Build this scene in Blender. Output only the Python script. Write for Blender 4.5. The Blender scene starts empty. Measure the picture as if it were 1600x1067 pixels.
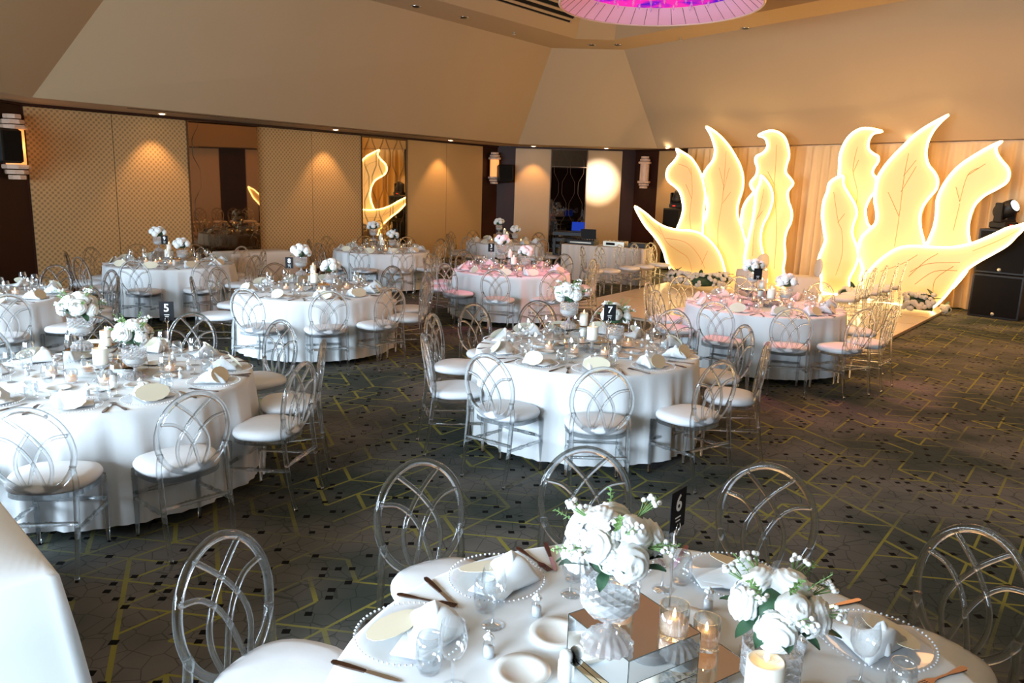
import bpy, math, random
from math import sin, cos, pi, radians, atan2, hypot
from mathutils import Vector, Matrix
S = bpy.context.scene
COL = S.collection
R = random.Random(7)

# ------------------------------------------------------------------ camera, world, light, exposure
F, PITCH, ROLL, CH = 1208.0, .201, -.030, 2.086
cam = bpy.data.objects.new('camera', bpy.data.cameras.new('camera'))
COL.objects.link(cam)
cam.data.sensor_width = 36.0
cam.data.lens = F / 1600 * 36
cam.data.clip_start = .05
cam.location = (0, 0, CH)
cam.rotation_euler = (Matrix.Rotation(pi / 2 - PITCH, 3, 'X') @ Matrix.Rotation(-ROLL, 3, 'Z')).to_euler()
S.camera = cam
S.view_settings.view_transform = 'Standard'
S.view_settings.look = 'None'
S.view_settings.exposure = 0.0
S.view_settings.gamma = 1.0
S.view_settings.use_curve_mapping = False
cy = S.cycles
cy.use_denoising = True
cy.max_bounces = 9
cy.diffuse_bounces = 3
cy.glossy_bounces = 4
cy.transmission_bounces = 7
cy.transparent_max_bounces = 24
cy.caustics_reflective = False
cy.caustics_refractive = False
cy.sample_clamp_indirect = 4.0

world = bpy.data.worlds.new('world')
S.world = world
world.use_nodes = True
world.node_tree.nodes['Background'].inputs[0].default_value = (.75, .88, 1, 1)
world.node_tree.nodes['Background'].inputs[1].default_value = 1.0


def light(name, kind, loc, aim, color, watts, **kw):
    d = bpy.data.lights.new(name, kind)
    d.color = color
    d.energy = watts
    for k, v in kw.items():
        setattr(d, k, v)
    o = bpy.data.objects.new(name, d)
    COL.objects.link(o)
    o.location = loc
    o.rotation_euler = (Vector(aim) - Vector(loc)).to_track_quat('-Z', 'Y').to_euler()
    return o


# daylight through the window wall on the left and behind the camera
light('daylight_left', 'AREA', (-7.6, 2.6, 2.1), (0, 4.6, .7), (.68, .85, 1.0), 1400, shape='RECTANGLE', size=6.4, size_y=1.9)
light('daylight_back', 'AREA', (-4.0, -2.4, 2.15), (-1.6, 2.6, .3), (.68, .85, 1.0), 520, shape='RECTANGLE', size=3.4, size_y=1.6, spread=radians(125))
# purple chandelier light
light('chandelier_glow', 'SPOT', (1.6, 11.7, 4.55), (-.04, 12.1, .7), (1.0, .20, .38), 520, spot_size=radians(38), spot_blend=.6, shadow_soft_size=.3)
light('chandelier_glow', 'SPOT', (2.2, 11.2, 4.55), (3.0, 9.2, .7), (1.0, .20, .38), 520, spot_size=radians(38), spot_blend=.6, shadow_soft_size=.3)
# amber fill without a fixture, added below the ceiling to warm the right side
light('warm_fill', 'AREA', (5.2, 10.6, 4.95), (5.2, 10.6, 0), (1.0, .50, .20), 250, shape='DISK', size=3.6)

# ------------------------------------------------------------------ pixel to point (camera ray)


def ray(px, py):
    X2, Y2 = px - 800, 533.5 - py
    cr, sr = cos(ROLL), sin(ROLL)
    x, u = (X2 * cr + Y2 * sr) / F, (-X2 * sr + Y2 * cr) / F
    c, s = cos(PITCH), sin(PITCH)
    return Vector((x, c + u * s, -s + u * c))


def on_z(px, py, z):
    r = ray(px, py)
    return r * ((z - CH) / r.z) + Vector((0, 0, CH))


def on_wall(px, py, P, n):
    r = ray(px, py)
    return r * ((P[0] * n[0] + P[1] * n[1]) / (r.x * n[0] + r.y * n[1])) + Vector((0, 0, CH))


# ------------------------------------------------------------------ materials
def mat(name):
    m = bpy.data.materials.new(name)
    m.use_nodes = True
    nt = m.node_tree
    b = nt.nodes.get('Principled BSDF')
    return m, nt, b


def pbr(name, col, rough=.5, metal=0., trans=0., ior=1.45, emis=None, es=0., spec=.5, sss=0., alpha=1., noise=None, sheen=0.):
    m, nt, b = mat(name)
    i = b.inputs
    i['Base Color'].default_value = (*col, 1)
    i['Roughness'].default_value = rough
    i['Metallic'].default_value = metal
    i['Transmission Weight'].default_value = trans
    i['IOR'].default_value = ior
    i['Specular IOR Level'].default_value = spec
    i['Sheen Weight'].default_value = sheen
    if sss:
        i['Subsurface Weight'].default_value = sss
        i['Subsurface Radius'].default_value = (.02, .015, .01)
    if emis:
        i['Emission Color'].default_value = (*emis, 1)
        i['Emission Strength'].default_value = es
    if noise:   # (scale, colour variation, bump distance)
        sc, var, bd = noise
        tc = nt.nodes.new('ShaderNodeTexCoord')
        nz = nt.nodes.new('ShaderNodeTexNoise')
        nz.inputs['Scale'].default_value = sc
        nz.inputs['Detail'].default_value = 4
        nt.links.new(tc.outputs['Object'], nz.inputs['Vector'])
        mx = nt.nodes.new('ShaderNodeMixRGB')
        mx.inputs[1].default_value = (*[c * (1 - var) for c in col], 1)
        mx.inputs[2].default_value = (*[min(1, c * (1 + var)) for c in col], 1)
        nt.links.new(nz.outputs['Fac'], mx.inputs[0])
        nt.links.new(mx.outputs[0], i['Base Color'])
        if bd:
            bp = nt.nodes.new('ShaderNodeBump')
            bp.inputs['Distance'].default_value = bd
            bp.inputs['Strength'].default_value = .5
            nt.links.new(nz.outputs['Fac'], bp.inputs['Height'])
            nt.links.new(bp.outputs[0], i['Normal'])
    return m


def clear(name, tint, fac, rough=.02, ior=1.49):
    """clear solid plastic or glass: part straight through, part refracted"""
    m, nt, b = mat(name)
    nt.nodes.remove(b)
    out = nt.nodes['Material Output']
    g = nt.nodes.new('ShaderNodeBsdfGlass')
    g.inputs['Color'].default_value = (*tint, 1)
    g.inputs['Roughness'].default_value = rough
    g.inputs['IOR'].default_value = ior
    t = nt.nodes.new('ShaderNodeBsdfTransparent')
    t.inputs[0].default_value = (*tint, 1)
    mx = nt.nodes.new('ShaderNodeMixShader')
    mx.inputs[0].default_value = fac
    nt.links.new(t.outputs[0], mx.inputs[1])
    nt.links.new(g.outputs[0], mx.inputs[2])
    nt.links.new(mx.outputs[0], out.inputs[0])
    return m


def thin(name, edge=.8, base=.07, tint=(.97, .99, 1)):
    """thin walled glass: see-through with reflections that grow at the rim"""
    m, nt, b = mat(name)
    nt.nodes.remove(b)
    out = nt.nodes['Material Output']
    g = nt.nodes.new('ShaderNodeBsdfGlossy')
    g.inputs['Roughness'].default_value = .03
    g.inputs['Color'].default_value = (.95, .97, 1, 1)
    t = nt.nodes.new('ShaderNodeBsdfTransparent')
    t.inputs[0].default_value = (*tint, 1)
    lw = nt.nodes.new('ShaderNodeLayerWeight')
    lw.inputs['Blend'].default_value = .25
    ma = nt.nodes.new('ShaderNodeMath')
    ma.operation = 'MULTIPLY_ADD'
    ma.inputs[1].default_value = edge
    ma.inputs[2].default_value = base
    ma.use_clamp = True
    nt.links.new(lw.outputs['Facing'], ma.inputs[0])
    mx = nt.nodes.new('ShaderNodeMixShader')
    nt.links.new(ma.outputs[0], mx.inputs[0])
    nt.links.new(t.outputs[0], mx.inputs[1])
    nt.links.new(g.outputs[0], mx.inputs[2])
    nt.links.new(mx.outputs[0], out.inputs[0])
    return m


def glow(name, col, s):
    m, nt, b = mat(name)
    nt.nodes.remove(b)
    e = nt.nodes.new('ShaderNodeEmission')
    e.inputs[0].default_value = (*col, 1)
    e.inputs[1].default_value = s
    nt.links.new(e.outputs[0], nt.nodes['Material Output'].inputs[0])
    return m


M = {}
M['ceiling'] = pbr('painted_plaster', (.49, .345, .205), .85, noise=(.6, .03, 0))
M['cloth'] = pbr('white_cloth', (.80, .83, .86), .85, sheen=.2, noise=(9, .02, .002))
M['cloth_warm'] = pbr('ivory_cloth', (.72, .64, .56), .85, noise=(9, .02, .002))
M['cushion'] = pbr('white_cushion', (.80, .82, .86), .6, noise=(14, .03, .003))
M['acrylic'] = clear('clear_acrylic', (.95, .965, .975), .58, .03)
def sparkle():
    m = clear('cut_crystal', (.97, .98, .99), .55, .05, 1.5)
    nt = m.node_tree
    out = nt.nodes['Material Output']
    src = out.inputs[0].links[0].from_socket
    d = nt.nodes.new('ShaderNodeBsdfPrincipled')
    d.inputs['Base Color'].default_value = (.9, .9, .92, 1)
    d.inputs['Roughness'].default_value = .15
    mx = nt.nodes.new('ShaderNodeMixShader')
    mx.inputs[0].default_value = .18
    nt.links.new(src, mx.inputs[1])
    nt.links.new(d.outputs[0], mx.inputs[2])
    nt.links.new(mx.outputs[0], out.inputs[0])
    return m


M['crystal'] = sparkle()
M['glass'] = thin('thin_glass')
M['plateglass'] = thin('charger_glass', .16, .02, (.985, .985, .99))
M['bead'] = pbr('glass_beads', (.8, .82, .86), .08, spec=1.)
M['ceramic'] = pbr('white_ceramic', (.86, .86, .84), .18)
M['wax'] = pbr('candle_wax', (.9, .84, .74), .5, sss=.3)
M['waxglow'] = pbr('lit_candle_wax', (.9, .75, .6), .5, emis=(1, .42, .16), es=.55)
M['flame'] = glow('candle_flame', (1, .62, .22), 14)
M['petal'] = pbr('white_petals', (.86, .87, .86), .6, sss=.15)
M['petal_cream'] = pbr('cream_petals', (.82, .8, .72), .6, sss=.15)
M['leaf'] = pbr('dark_leaves', (.035, .09, .045), .45, noise=(30, .4, 0))
M['sprig'] = pbr('light_green_sprigs', (.2, .34, .12), .5, noise=(30, .3, 0))
M['copper'] = pbr('rose_bronze_metal', (.19, .125, .10), .28, metal=1)
M['chrome'] = pbr('chrome', (.75, .75, .76), .12, metal=1)
M['mirror'] = pbr('silver_mirror', (.86, .88, .87), .015, metal=1)
M['mirror_edge'] = pbr('dark_mirror_edge', (.03, .05, .045), .2)
M['bronze_mirror'] = pbr('bronze_mirror', (.24, .155, .09), .02, metal=1)
M['gold_mirror'] = pbr('gold_mirror', (.78, .60, .34), .02, metal=1)
M['dark_mirror'] = pbr('dark_mirror', (.11, .09, .08), .02, metal=1)
M['bronze'] = pbr('bronze_line', (.10, .055, .03), .4, metal=.6)
M['card'] = pbr('cream_card', (.78, .72, .56), .7)
M['black'] = pbr('black_card', (.012, .012, .014), .6, spec=.15)
M['blackplastic'] = pbr('black_plastic', (.010, .009, .009), .5, noise=(40, .3, 0))
M['grille'] = pbr('speaker_grille', (.007, .006, .006), .8, spec=.2)
M['white'] = pbr('white_print', (.9, .9, .9), .5, emis=(1, 1, 1), es=.05)
M['wood'] = pbr('dark_wood_panel', (.035, .010, .006), .45, spec=.25, noise=(3, .25, 0))
M['platform'] = pbr('white_dance_floor', (.70, .60, .46), .22, noise=(2, .02, 0))
M['grey'] = pbr('grey_metal_case', (.6, .55, .45), .35, metal=.5)
M['amber'] = pbr('alabaster', (.75, .5, .36), .45, sss=.2, noise=(14, .15, .003))
M['amber_lit'] = pbr('lit_alabaster', (.8, .5, .25), .4, emis=(1, .36, .08), es=.9)
M['lens'] = glow('spot_lens', (.9, .95, 1), 22)
M['downlight'] = glow('downlight_disc', (1, .82, .55), 25)
M['led'] = glow('warm_led_tube', (1, .74, .33), 14)
M['leafface'] = pbr('backlit_acrylic', (.85, .62, .34), .4, emis=(1, .53, .14), es=.52)
M['vein'] = pbr('leaf_vein_line', (.5, .3, .08), .6)
M['redled'] = glow('red_indicator', (1, .05, .03), 1.5)
M['blue'] = glow('blue_screen', (.02, .06, .5), .8)
M['drum'] = pbr('pink_lamp_shade', (.6, .4, .5), .7, emis=(1, .30, .50), es=.28)
M['trim'] = pbr('beige_rim', (.7, .5, .35), .5)


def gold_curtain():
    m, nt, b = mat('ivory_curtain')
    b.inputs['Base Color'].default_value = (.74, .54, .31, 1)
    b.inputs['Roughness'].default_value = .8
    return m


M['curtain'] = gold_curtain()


def purple():
    m, nt, b = mat('purple_crystal_light')
    nt.nodes.remove(b)
    tc = nt.nodes.new('ShaderNodeTexCoord')
    nz = nt.nodes.new('ShaderNodeTexNoise')
    nz.inputs['Scale'].default_value = 3
    v = nt.nodes.new('ShaderNodeTexVoronoi')
    v.inputs['Scale'].default_value = 9
    cr = nt.nodes.new('ShaderNodeValToRGB')
    cr.color_ramp.elements[0].color = (.12, .01, .5, 1)
    cr.color_ramp.elements[0].position = .35
    cr.color_ramp.elements[1].color = (1, .03, .38, 1)
    cr.color_ramp.elements[1].position = .6
    sp = nt.nodes.new('ShaderNodeValToRGB')
    sp.color_ramp.elements[0].color = (5, 4, 5, 1)
    sp.color_ramp.elements[0].position = .05
    sp.color_ramp.elements[1].color = (1, 1, 1, 1)
    sp.color_ramp.elements[1].position = .12
    mx = nt.nodes.new('ShaderNodeMixRGB')
    mx.blend_type = 'MULTIPLY'
    mx.inputs[0].default_value = 1
    e = nt.nodes.new('ShaderNodeEmission')
    e.inputs[1].default_value = 1.2
    L = nt.links.new
    L(tc.outputs['Object'], nz.inputs['Vector'])
    L(tc.outputs['Object'], v.inputs['Vector'])
    L(nz.outputs['Fac'], cr.inputs[0])
    L(v.outputs['Distance'], sp.inputs[0])
    L(cr.outputs[0], mx.inputs[1])
    L(sp.outputs[0], mx.inputs[2])
    L(mx.outputs[0], e.inputs[0])
    L(e.outputs[0], nt.nodes['Material Output'].inputs[0])
    return m


M['purple'] = purple()


def panel_mat(name, col, rough, weave):
    m, nt, b = mat(name)
    b.inputs['Roughness'].default_value = rough
    b.inputs['Base Color'].default_value = (*col, 1)
    b.inputs['Specular IOR Level'].default_value = .6
    if weave:
        L = nt.links.new
        tc = nt.nodes.new('ShaderNodeTexCoord')
        sx = nt.nodes.new('ShaderNodeSeparateXYZ')
        L(tc.outputs['Object'], sx.inputs[0])

        def mth(op, a, bb=None):
            n = nt.nodes.new('ShaderNodeMath')
            n.operation = op
            for k, q in enumerate((a, bb)):
                if q is None:
                    continue
                if isinstance(q, (int, float)):
                    n.inputs[k].default_value = q
                else:
                    L(q, n.inputs[k])
            return n.outputs[0]
        w = 2 * pi / .088
        p = mth('COSINE', mth('MULTIPLY', sx.outputs[0], w))
        q = mth('COSINE', mth('MULTIPLY', sx.outputs[2], w))
        f = mth('MULTIPLY_ADD', mth('MULTIPLY', p, q), .5)
        f.node.inputs[2].default_value = .5
        cr = nt.nodes.new('ShaderNodeValToRGB')
        cr.color_ramp.elements[0].position = .2
        cr.color_ramp.elements[0].color = (*[c * .55 for c in col], 1)
        cr.color_ramp.elements[1].position = .6
        cr.color_ramp.elements[1].color = (*[c * 1.06 for c in col], 1)
        L(f, cr.inputs[0])
        L(cr.outputs[0], b.inputs['Base Color'])
        bp = nt.nodes.new('ShaderNodeBump')
        bp.inputs['Distance'].default_value = .004
        bp.inputs['Strength'].default_value = .6
        L(f, bp.inputs['Height'])
        L(bp.outputs[0], b.inputs['Normal'])
    return m


M['weave'] = panel_mat('woven_gold_panel', (.52, .31, .135), .42, True)
M['plainpanel'] = panel_mat('plain_gold_panel', (.52, .31, .13), .42, False)


def carpet():
    m, nt, b = mat('patterned_carpet')
    L = nt.links.new
    b.inputs['Roughness'].default_value = .95
    b.inputs['Specular IOR Level'].default_value = .1
    tc = nt.nodes.new('ShaderNodeTexCoord')

    def N(t, **kw):
        n = nt.nodes.new(t)
        for k, v in kw.items():
            setattr(n, k, v)
        return n

    def mth(op, *a):
        n = N('ShaderNodeMath', operation=op)
        for k, q in enumerate(a):
            if isinstance(q, (int, float)):
                n.inputs[k].default_value = q
            else:
                L(q, n.inputs[k])
        return n.outputs[0]

    def rot(deg, loc=(0, 0, 0)):
        mp = N('ShaderNodeMapping')
        mp.inputs['Rotation'].default_value = (0, 0, radians(deg))
        mp.inputs['Location'].default_value = loc
        L(tc.outputs['Object'], mp.inputs['Vector'])
        s = N('ShaderNodeSeparateXYZ')
        L(mp.outputs[0], s.inputs[0])
        return s.outputs[0], s.outputs[1]
    a = .26
    h = a * math.sqrt(3) / 2
    lines = None
    for k, (deg, keep, wid) in enumerate(((8, .40, .034), (-52, .38, .036), (68, .52, .055))):
        x, y = rot(deg)
        v = mth('DIVIDE', y, h)
        vr = mth('ROUND', v)
        dv = mth('ABSOLUTE', mth('SUBTRACT', v, vr))
        u = mth('ADD', mth('DIVIDE', x, a), mth('MULTIPLY', vr, .5))
        cell = mth('FLOOR', u)
        wn = N('ShaderNodeTexWhiteNoise', noise_dimensions='3D')
        cb = N('ShaderNodeCombineXYZ')
        L(cell, cb.inputs[0])
        L(vr, cb.inputs[1])
        cb.inputs[2].default_value = k * 7.3
        L(cb.outputs[0], wn.inputs['Vector'])
        on = mth('GREATER_THAN', wn.outputs['Value'], keep)
        ln = mth('MULTIPLY', mth('LESS_THAN', dv, wid), on)
        lines = ln if lines is None else mth('MAXIMUM', lines, ln)
    # fade of the yellow lines
    nz = N('ShaderNodeTexNoise')
    nz.inputs['Scale'].default_value = 1.1
    L(tc.outputs['Object'], nz.inputs['Vector'])
    fade = mth('MULTIPLY', lines, mth('MINIMUM', mth('MAXIMUM', mth('MULTIPLY', mth('SUBTRACT', nz.outputs['Fac'], .36), 5), .25), 1))
    # black little squares
    x, y = rot(-4)
    ux, uy = mth('DIVIDE', x, .075), mth('DIVIDE', y, .075)
    cx, cyy = mth('FLOOR', ux), mth('FLOOR', uy)
    cb = N('ShaderNodeCombineXYZ')
    L(cx, cb.inputs[0])
    L(cyy, cb.inputs[1])
    wn = N('ShaderNodeTexWhiteNoise', noise_dimensions='2D')
    L(cb.outputs[0], wn.inputs['Vector'])
    nz2 = N('ShaderNodeTexNoise')
    nz2.inputs['Scale'].default_value = 2.3
    L(tc.outputs['Object'], nz2.inputs['Vector'])
    thr = mth('SUBTRACT', 1.22, mth('MULTIPLY', nz2.outputs['Fac'], .72))
    on = mth('GREATER_THAN', wn.outputs['Value'], thr)
    size = mth('MULTIPLY_ADD', wn.outputs['Value'], .25, .02)
    dx = mth('ABSOLUTE', mth('SUBTRACT', mth('SUBTRACT', ux, cx), .5))
    dy = mth('ABSOLUTE', mth('SUBTRACT', mth('SUBTRACT', uy, cyy), .5))
    sq = mth('MULTIPLY', on, mth('LESS_THAN', mth('MAXIMUM', dx, dy), size))
    # fine dark crackle
    vo = N('ShaderNodeTexVoronoi', feature='DISTANCE_TO_EDGE')
    vo.inputs['Scale'].default_value = 9
    L(tc.outputs['Object'], vo.inputs['Vector'])
    crk = mth('LESS_THAN', vo.outputs['Distance'], .022)
    nz3 = N('ShaderNodeTexNoise')
    nz3.inputs['Scale'].default_value = .9
    nz3.inputs['Detail'].default_value = 3
    L(tc.outputs['Object'], nz3.inputs['Vector'])
    base = N('ShaderNodeValToRGB')
    base.color_ramp.elements[0].position = .40
    base.color_ramp.elements[0].color = (.052, .064, .058, 1)
    base.color_ramp.elements[1].position = .62
    base.color_ramp.elements[1].color = (.150, .142, .134, 1)
    L(nz3.outputs['Fac'], base.inputs[0])

    def mix(f, c1, c2):
        n = N('ShaderNodeMixRGB')
        L(f, n.inputs[0])
        L(c1, n.inputs[1])
        n.inputs[2].default_value = (*c2, 1)
        return n.outputs[0]
    c = mix(mth('MULTIPLY', crk, .45), base.outputs[0], (.012, .022, .02))
    c = mix(mth('MULTIPLY', fade, .95), c, (.26, .25, .06))
    c = mix(sq, c, (.006, .006, .006))
    L(c, b.inputs['Base Color'])
    return m


M['carpet'] = carpet()

# ------------------------------------------------------------------ geometry helpers (all return (verts, faces))


def tube(path, r, closed=False, n=8, cap=True):
    P = [Vector(p) for p in path]
    m = len(P)
    rs = r if isinstance(r, (list, tuple)) else [r] * m
    V, Fc = [], []
    prev = None
    for i, p in enumerate(P):
        if closed:
            t = P[(i + 1) % m] - P[i - 1]
        else:
            t = P[min(i + 1, m - 1)] - P[max(i - 1, 0)]
        t.normalize()
        if prev is None:
            a = Vector((0, 0, 1)) if abs(t.z) < .9 else Vector((1, 0, 0))
            u = t.cross(a).normalized()
        else:
            u = (prev - t * prev.dot(t)).normalized()
        prev = u
        w = t.cross(u)
        for k in range(n):
            an = 2 * pi * k / n
            V.append(p + (u * cos(an) + w * sin(an)) * rs[i])
    segs = m if closed else m - 1
    for i in range(segs):
        j = (i + 1) % m
        for k in range(n):
            l = (k + 1) % n
            Fc.append((i * n + k, i * n + l, j * n + l, j * n + k))
    if cap and not closed:
        Fc.append(tuple(range(n - 1, -1, -1)))
        Fc.append(tuple((m - 1) * n + k for k in range(n)))
    return V, Fc


def lathe(prof, n=24, rfun=None):
    """prof: list of (r, z) from one end to the other; r = 0 closes"""
    V, Fc = [], []
    rows = []
    for i, (r, z) in enumerate(prof):
        if r < 1e-6:
            rows.append([len(V)])
            V.append(Vector((0, 0, z)))
        else:
            row = []
            for k in range(n):
                a = 2 * pi * k / n
                rr = r * (rfun(a, z) if rfun else 1)
                row.append(len(V))
                V.append(Vector((rr * cos(a), rr * sin(a), z)))
            rows.append(row)
    for A, B in zip(rows, rows[1:]):
        for k in range(n):
            l = (k + 1) % n
            if len(A) == 1 and len(B) == 1:
                continue
            if len(A) == 1:
                Fc.append((A[0], B[l], B[k]))
            elif len(B) == 1:
                Fc.append((A[k], A[l], B[0]))
            else:
                Fc.append((A[k], A[l], B[l], B[k]))
    return V, Fc


def box(c, s, bev=0.):
    cx, cy_, cz = c
    a, b, d = s[0] / 2, s[1] / 2, s[2] / 2
    if not bev:
        V = [Vector((cx + i * a, cy_ + j * b, cz + k * d)) for k in (-1, 1) for j in (-1, 1) for i in (-1, 1)]
        return V, [(0, 2, 3, 1), (4, 5, 7, 6), (0, 1, 5, 4), (2, 6, 7, 3), (0, 4, 6, 2), (1, 3, 7, 5)]
    e = min(bev, a * .9, b * .9, d * .9)
    V, Fc = [], []
    rings = [(-d, e), (-d + e, 0), (d - e, 0), (d, e)]
    for z, ins in rings:
        for (i, j) in ((-1, -1), (1, -1), (1, 1), (-1, 1)):
            x, y = i * (a - ins), j * (b - ins)
            V.append(Vector((cx + x - (0 if ins else i * 0), cy_ + y, cz + z)))
    for q in range(3):
        for k in range(4):
            l = (k + 1) % 4
            Fc.append((q * 4 + k, q * 4 + l, q * 4 + 4 + l, q * 4 + 4 + k))
    Fc.append((3, 2, 1, 0))
    Fc.append((12, 13, 14, 15))
    return V, Fc


def prism(pts, z0, z1):
    n = len(pts)
    V = [Vector((x, y, z0)) for x, y in pts] + [Vector((x, y, z1)) for x, y in pts]
    Fc = [tuple(range(n - 1, -1, -1)), tuple(range(n, 2 * n))]
    for i in range(n):
        j = (i + 1) % n
        Fc.append((i, j, n + j, n + i))
    return V, Fc


def join(*gs):
    V, Fc = [], []
    for g in gs:
        o = len(V)
        V += list(g[0])
        Fc += [tuple(i + o for i in f) for f in g[1]]
    return V, Fc


def xf(g, m):
    return [m @ Vector(v) for v in g[0]], g[1]


def T(x=0, y=0, z=0):
    return Matrix.Translation((x, y, z))


def RZ(a):
    return Matrix.Rotation(a, 4, 'Z')


def RX(a):
    return Matrix.Rotation(a, 4, 'X')


def RY(a):
    return Matrix.Rotation(a, 4, 'Y')


def smooth_path(ctrl, k=6, closed=False):
    P = [Vector(c) for c in ctrl]
    n = len(P)
    out = []
    for i in range(n if closed else n - 1):
        if closed:
            p0, p1, p2, p3 = P[i - 1], P[i], P[(i + 1) % n], P[(i + 2) % n]
        else:
            p0, p1, p2, p3 = P[max(i - 1, 0)], P[i], P[i + 1], P[min(i + 2, n - 1)]
        for q in range(k):
            t = q / k
            out.append(.5 * ((2 * p1) + (p2 - p0) * t + (2 * p0 - 5 * p1 + 4 * p2 - p3) * t * t + (3 * p1 - p0 - 3 * p2 + p3) * t ** 3))
    if not closed:
        out.append(P[-1])
    return out


def mesh(name, g, m, smooth=True):
    me = bpy.data.meshes.new(name)
    me.from_pydata([tuple(v) for v in g[0]], [], g[1])
    me.materials.append(M[m] if isinstance(m, str) else m)
    if smooth:
        me.shade_smooth()
    me.update()
    return me


def put(name, me, parent=None, mw=None):
    o = bpy.data.objects.new(name, me)
    COL.objects.link(o)
    if parent:
        o.parent = parent
    if mw is not None:
        o.matrix_local = mw
    return o


def empty(name, loc, rz=0):
    o = bpy.data.objects.new(name, None)
    COL.objects.link(o)
    o.location = loc
    o.rotation_euler = (0, 0, rz)
    o.empty_display_size = .1
    return o


def tag(o, label=None, cat=None, group=None, kind=None):
    if label:
        o['label'] = label
    if cat:
        o['category'] = cat
    if group:
        o['group'] = group
    if kind:
        o['kind'] = kind
    return o


def kids(o):
    return [c for c in ALLKIDS.get(o.name, [])]


ALLKIDS = {}


def part(name, me, parent, mw=None, label=None):
    o = put(name, me, parent, mw)
    ALLKIDS.setdefault(parent.name, []).append(o)
    if label:
        o['label'] = label
    return o


def copy_tree(o, parent=None, mw=None):
    c = o.copy()
    COL.objects.link(c)
    if parent:
        c.parent = parent
        ALLKIDS.setdefault(parent.name, []).append(c)
    for ch in ALLKIDS.get(o.name, []):
        copy_tree(ch, c)
    return c


def struct(name, g, m, smooth=False, parent=None):
    o = put(name, mesh(name, g, m, smooth), parent)
    if not parent:
        o['kind'] = 'structure'
    return o


class Proto:
    """a thing built once; every placement is the first one or a copy of it"""

    def __init__(self, root):
        self.root, self.used = root, False

    def place(self, loc, rz, label, cat, group=None, scale=None, rot=None):
        o = copy_tree(self.root) if self.used else self.root
        if not self.used:
            self.used = True
        o.location = loc
        o.rotation_euler = rot if rot else (0, 0, rz)
        if scale:
            o.scale = (scale, scale, scale)
        for k in ('label', 'category', 'group'):
            if k in o:
                del o[k]
        tag(o, label, cat, group)
        return o


# ------------------------------------------------------------------ the room
WH = 3.12
A0, AB, BC, C1 = Vector((-7.93, 12.78)), Vector((-.55, 22.45)), Vector((3.3, 22.3)), Vector((9.3, 13.9))
D1, D2, E1, E2 = Vector((-8.6, 6.5)), Vector((-8.3, -1.2)), Vector((10.2, 5.0)), Vector((7.0, -3.0))
G1 = Vector((-6.2, -3.0))


def frame(P, Q, z=0.):
    """matrix with x along the wall, y into the room, z up"""
    d = (Q - P).normalized()
    n = Vector((d.y, -d.x))
    return Matrix(((d.x, n.x, 0, P.x), (d.y, n.y, 0, P.y), (0, 0, 1, z), (0, 0, 0, 1)))


ring = [A0, AB, BC, C1, E1, E2, G1, D2, D1]
struct('floor', ([Vector((p.x, p.y, 0)) for p in ring], [tuple(range(len(ring)))[::-1]]), 'carpet')


def wall(name, P, Q, m='plainpanel', h=WH, z0=0., thick=.12):
    L = (Q - P).length
    o = struct(name, box((L / 2, -thick / 2 - .03, (h + z0) / 2), (L + .3, thick, h - z0)), m)
    o.matrix_world = frame(P, Q)
    return o


wa = wall('wall_left', A0, AB, 'wood')
wb = wall('wall_back', AB, BC, 'wood')
wc = wall('wall_right', BC, C1, 'wood')
we = wall('wall_east', C1, E1, 'wood')
wall('wall_southeast', E1, E2, 'wood')
wall('wall_south', E2, G1, 'wood')
wall('wall_southwest', G1, D2, 'plainpanel')
wd = wall('wall_west', D1, A0, 'wood')
# window wall on the west side (outside the picture, lets the daylight in)
LW = (D1 - D2).length
ww = struct('wall_window', join(box((LW / 2, -.09, .2), (LW, .12, .4)), box((LW / 2, -.09, WH - .12), (LW, .12, .24)),
                                *[box((k * LW / 4, -.09, WH / 2), (.14, .12, WH)) for k in range(5)]), 'trim')
ww.matrix_world = frame(D2, D1)

# panels and mirrors
def wall_panel(w, name, x0, x1, m, z0=.04, z1=WH - .045, label=None, d=.03):
    g = box(((x0 + x1) / 2, d / 2 - .03 + .005, (z0 + z1) / 2), (x1 - x0 - .012, d, z1 - z0), .006)
    o = put(name, mesh(name, g, m, False), w)
    if label:
        o['label'] = label
    return o


for x0, x1 in ((.02, 1.405), (1.405, 2.795), (4.253, 5.677), (5.677, 7.096)):
    wall_panel(wa, 'panel', x0, x1, 'weave')
for x0, x1 in ((8.556, 10.014), (10.014, 11.49)):
    wall_panel(wa, 'panel', x0, x1, 'plainpanel')
for x0, x1 in ((.49, 1.51), (2.52, 3.5)):
    wall_panel(wb, 'panel', x0, x1, 'plainpanel')
wall_panel(wc, 'panel', .915, 1.66, 'plainpanel')
for x0, x1 in ((.1, 1.2), (2.2, 3.6), (3.6, 5.0), (6.0, 7.4)):
    wall_panel(we, 'panel', x0, x1, 'plainpanel')


def ogee(x0, x1, z0, z1, n, y=.018):
    """etched wavy lines in front of a mirror"""
    gs = []
    w = (x1 - x0) / n
    for k in range(n):
        c = x0 + (k + .5) * w
        for s in (-1, 1):
            P = []
            q = int((z1 - z0) / .04)
            for i in range(q + 1):
                z = z0 + (z1 - z0) * i / q
                t = sin(z * 2 * pi / 1.15)
                t = max(-1, min(1, t * 1.5))
                P.append((c + s * w * (.26 + .15 * t), y, z))
            gs.append(tube(P, .0055, n=4))
    return join(*gs)


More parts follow.
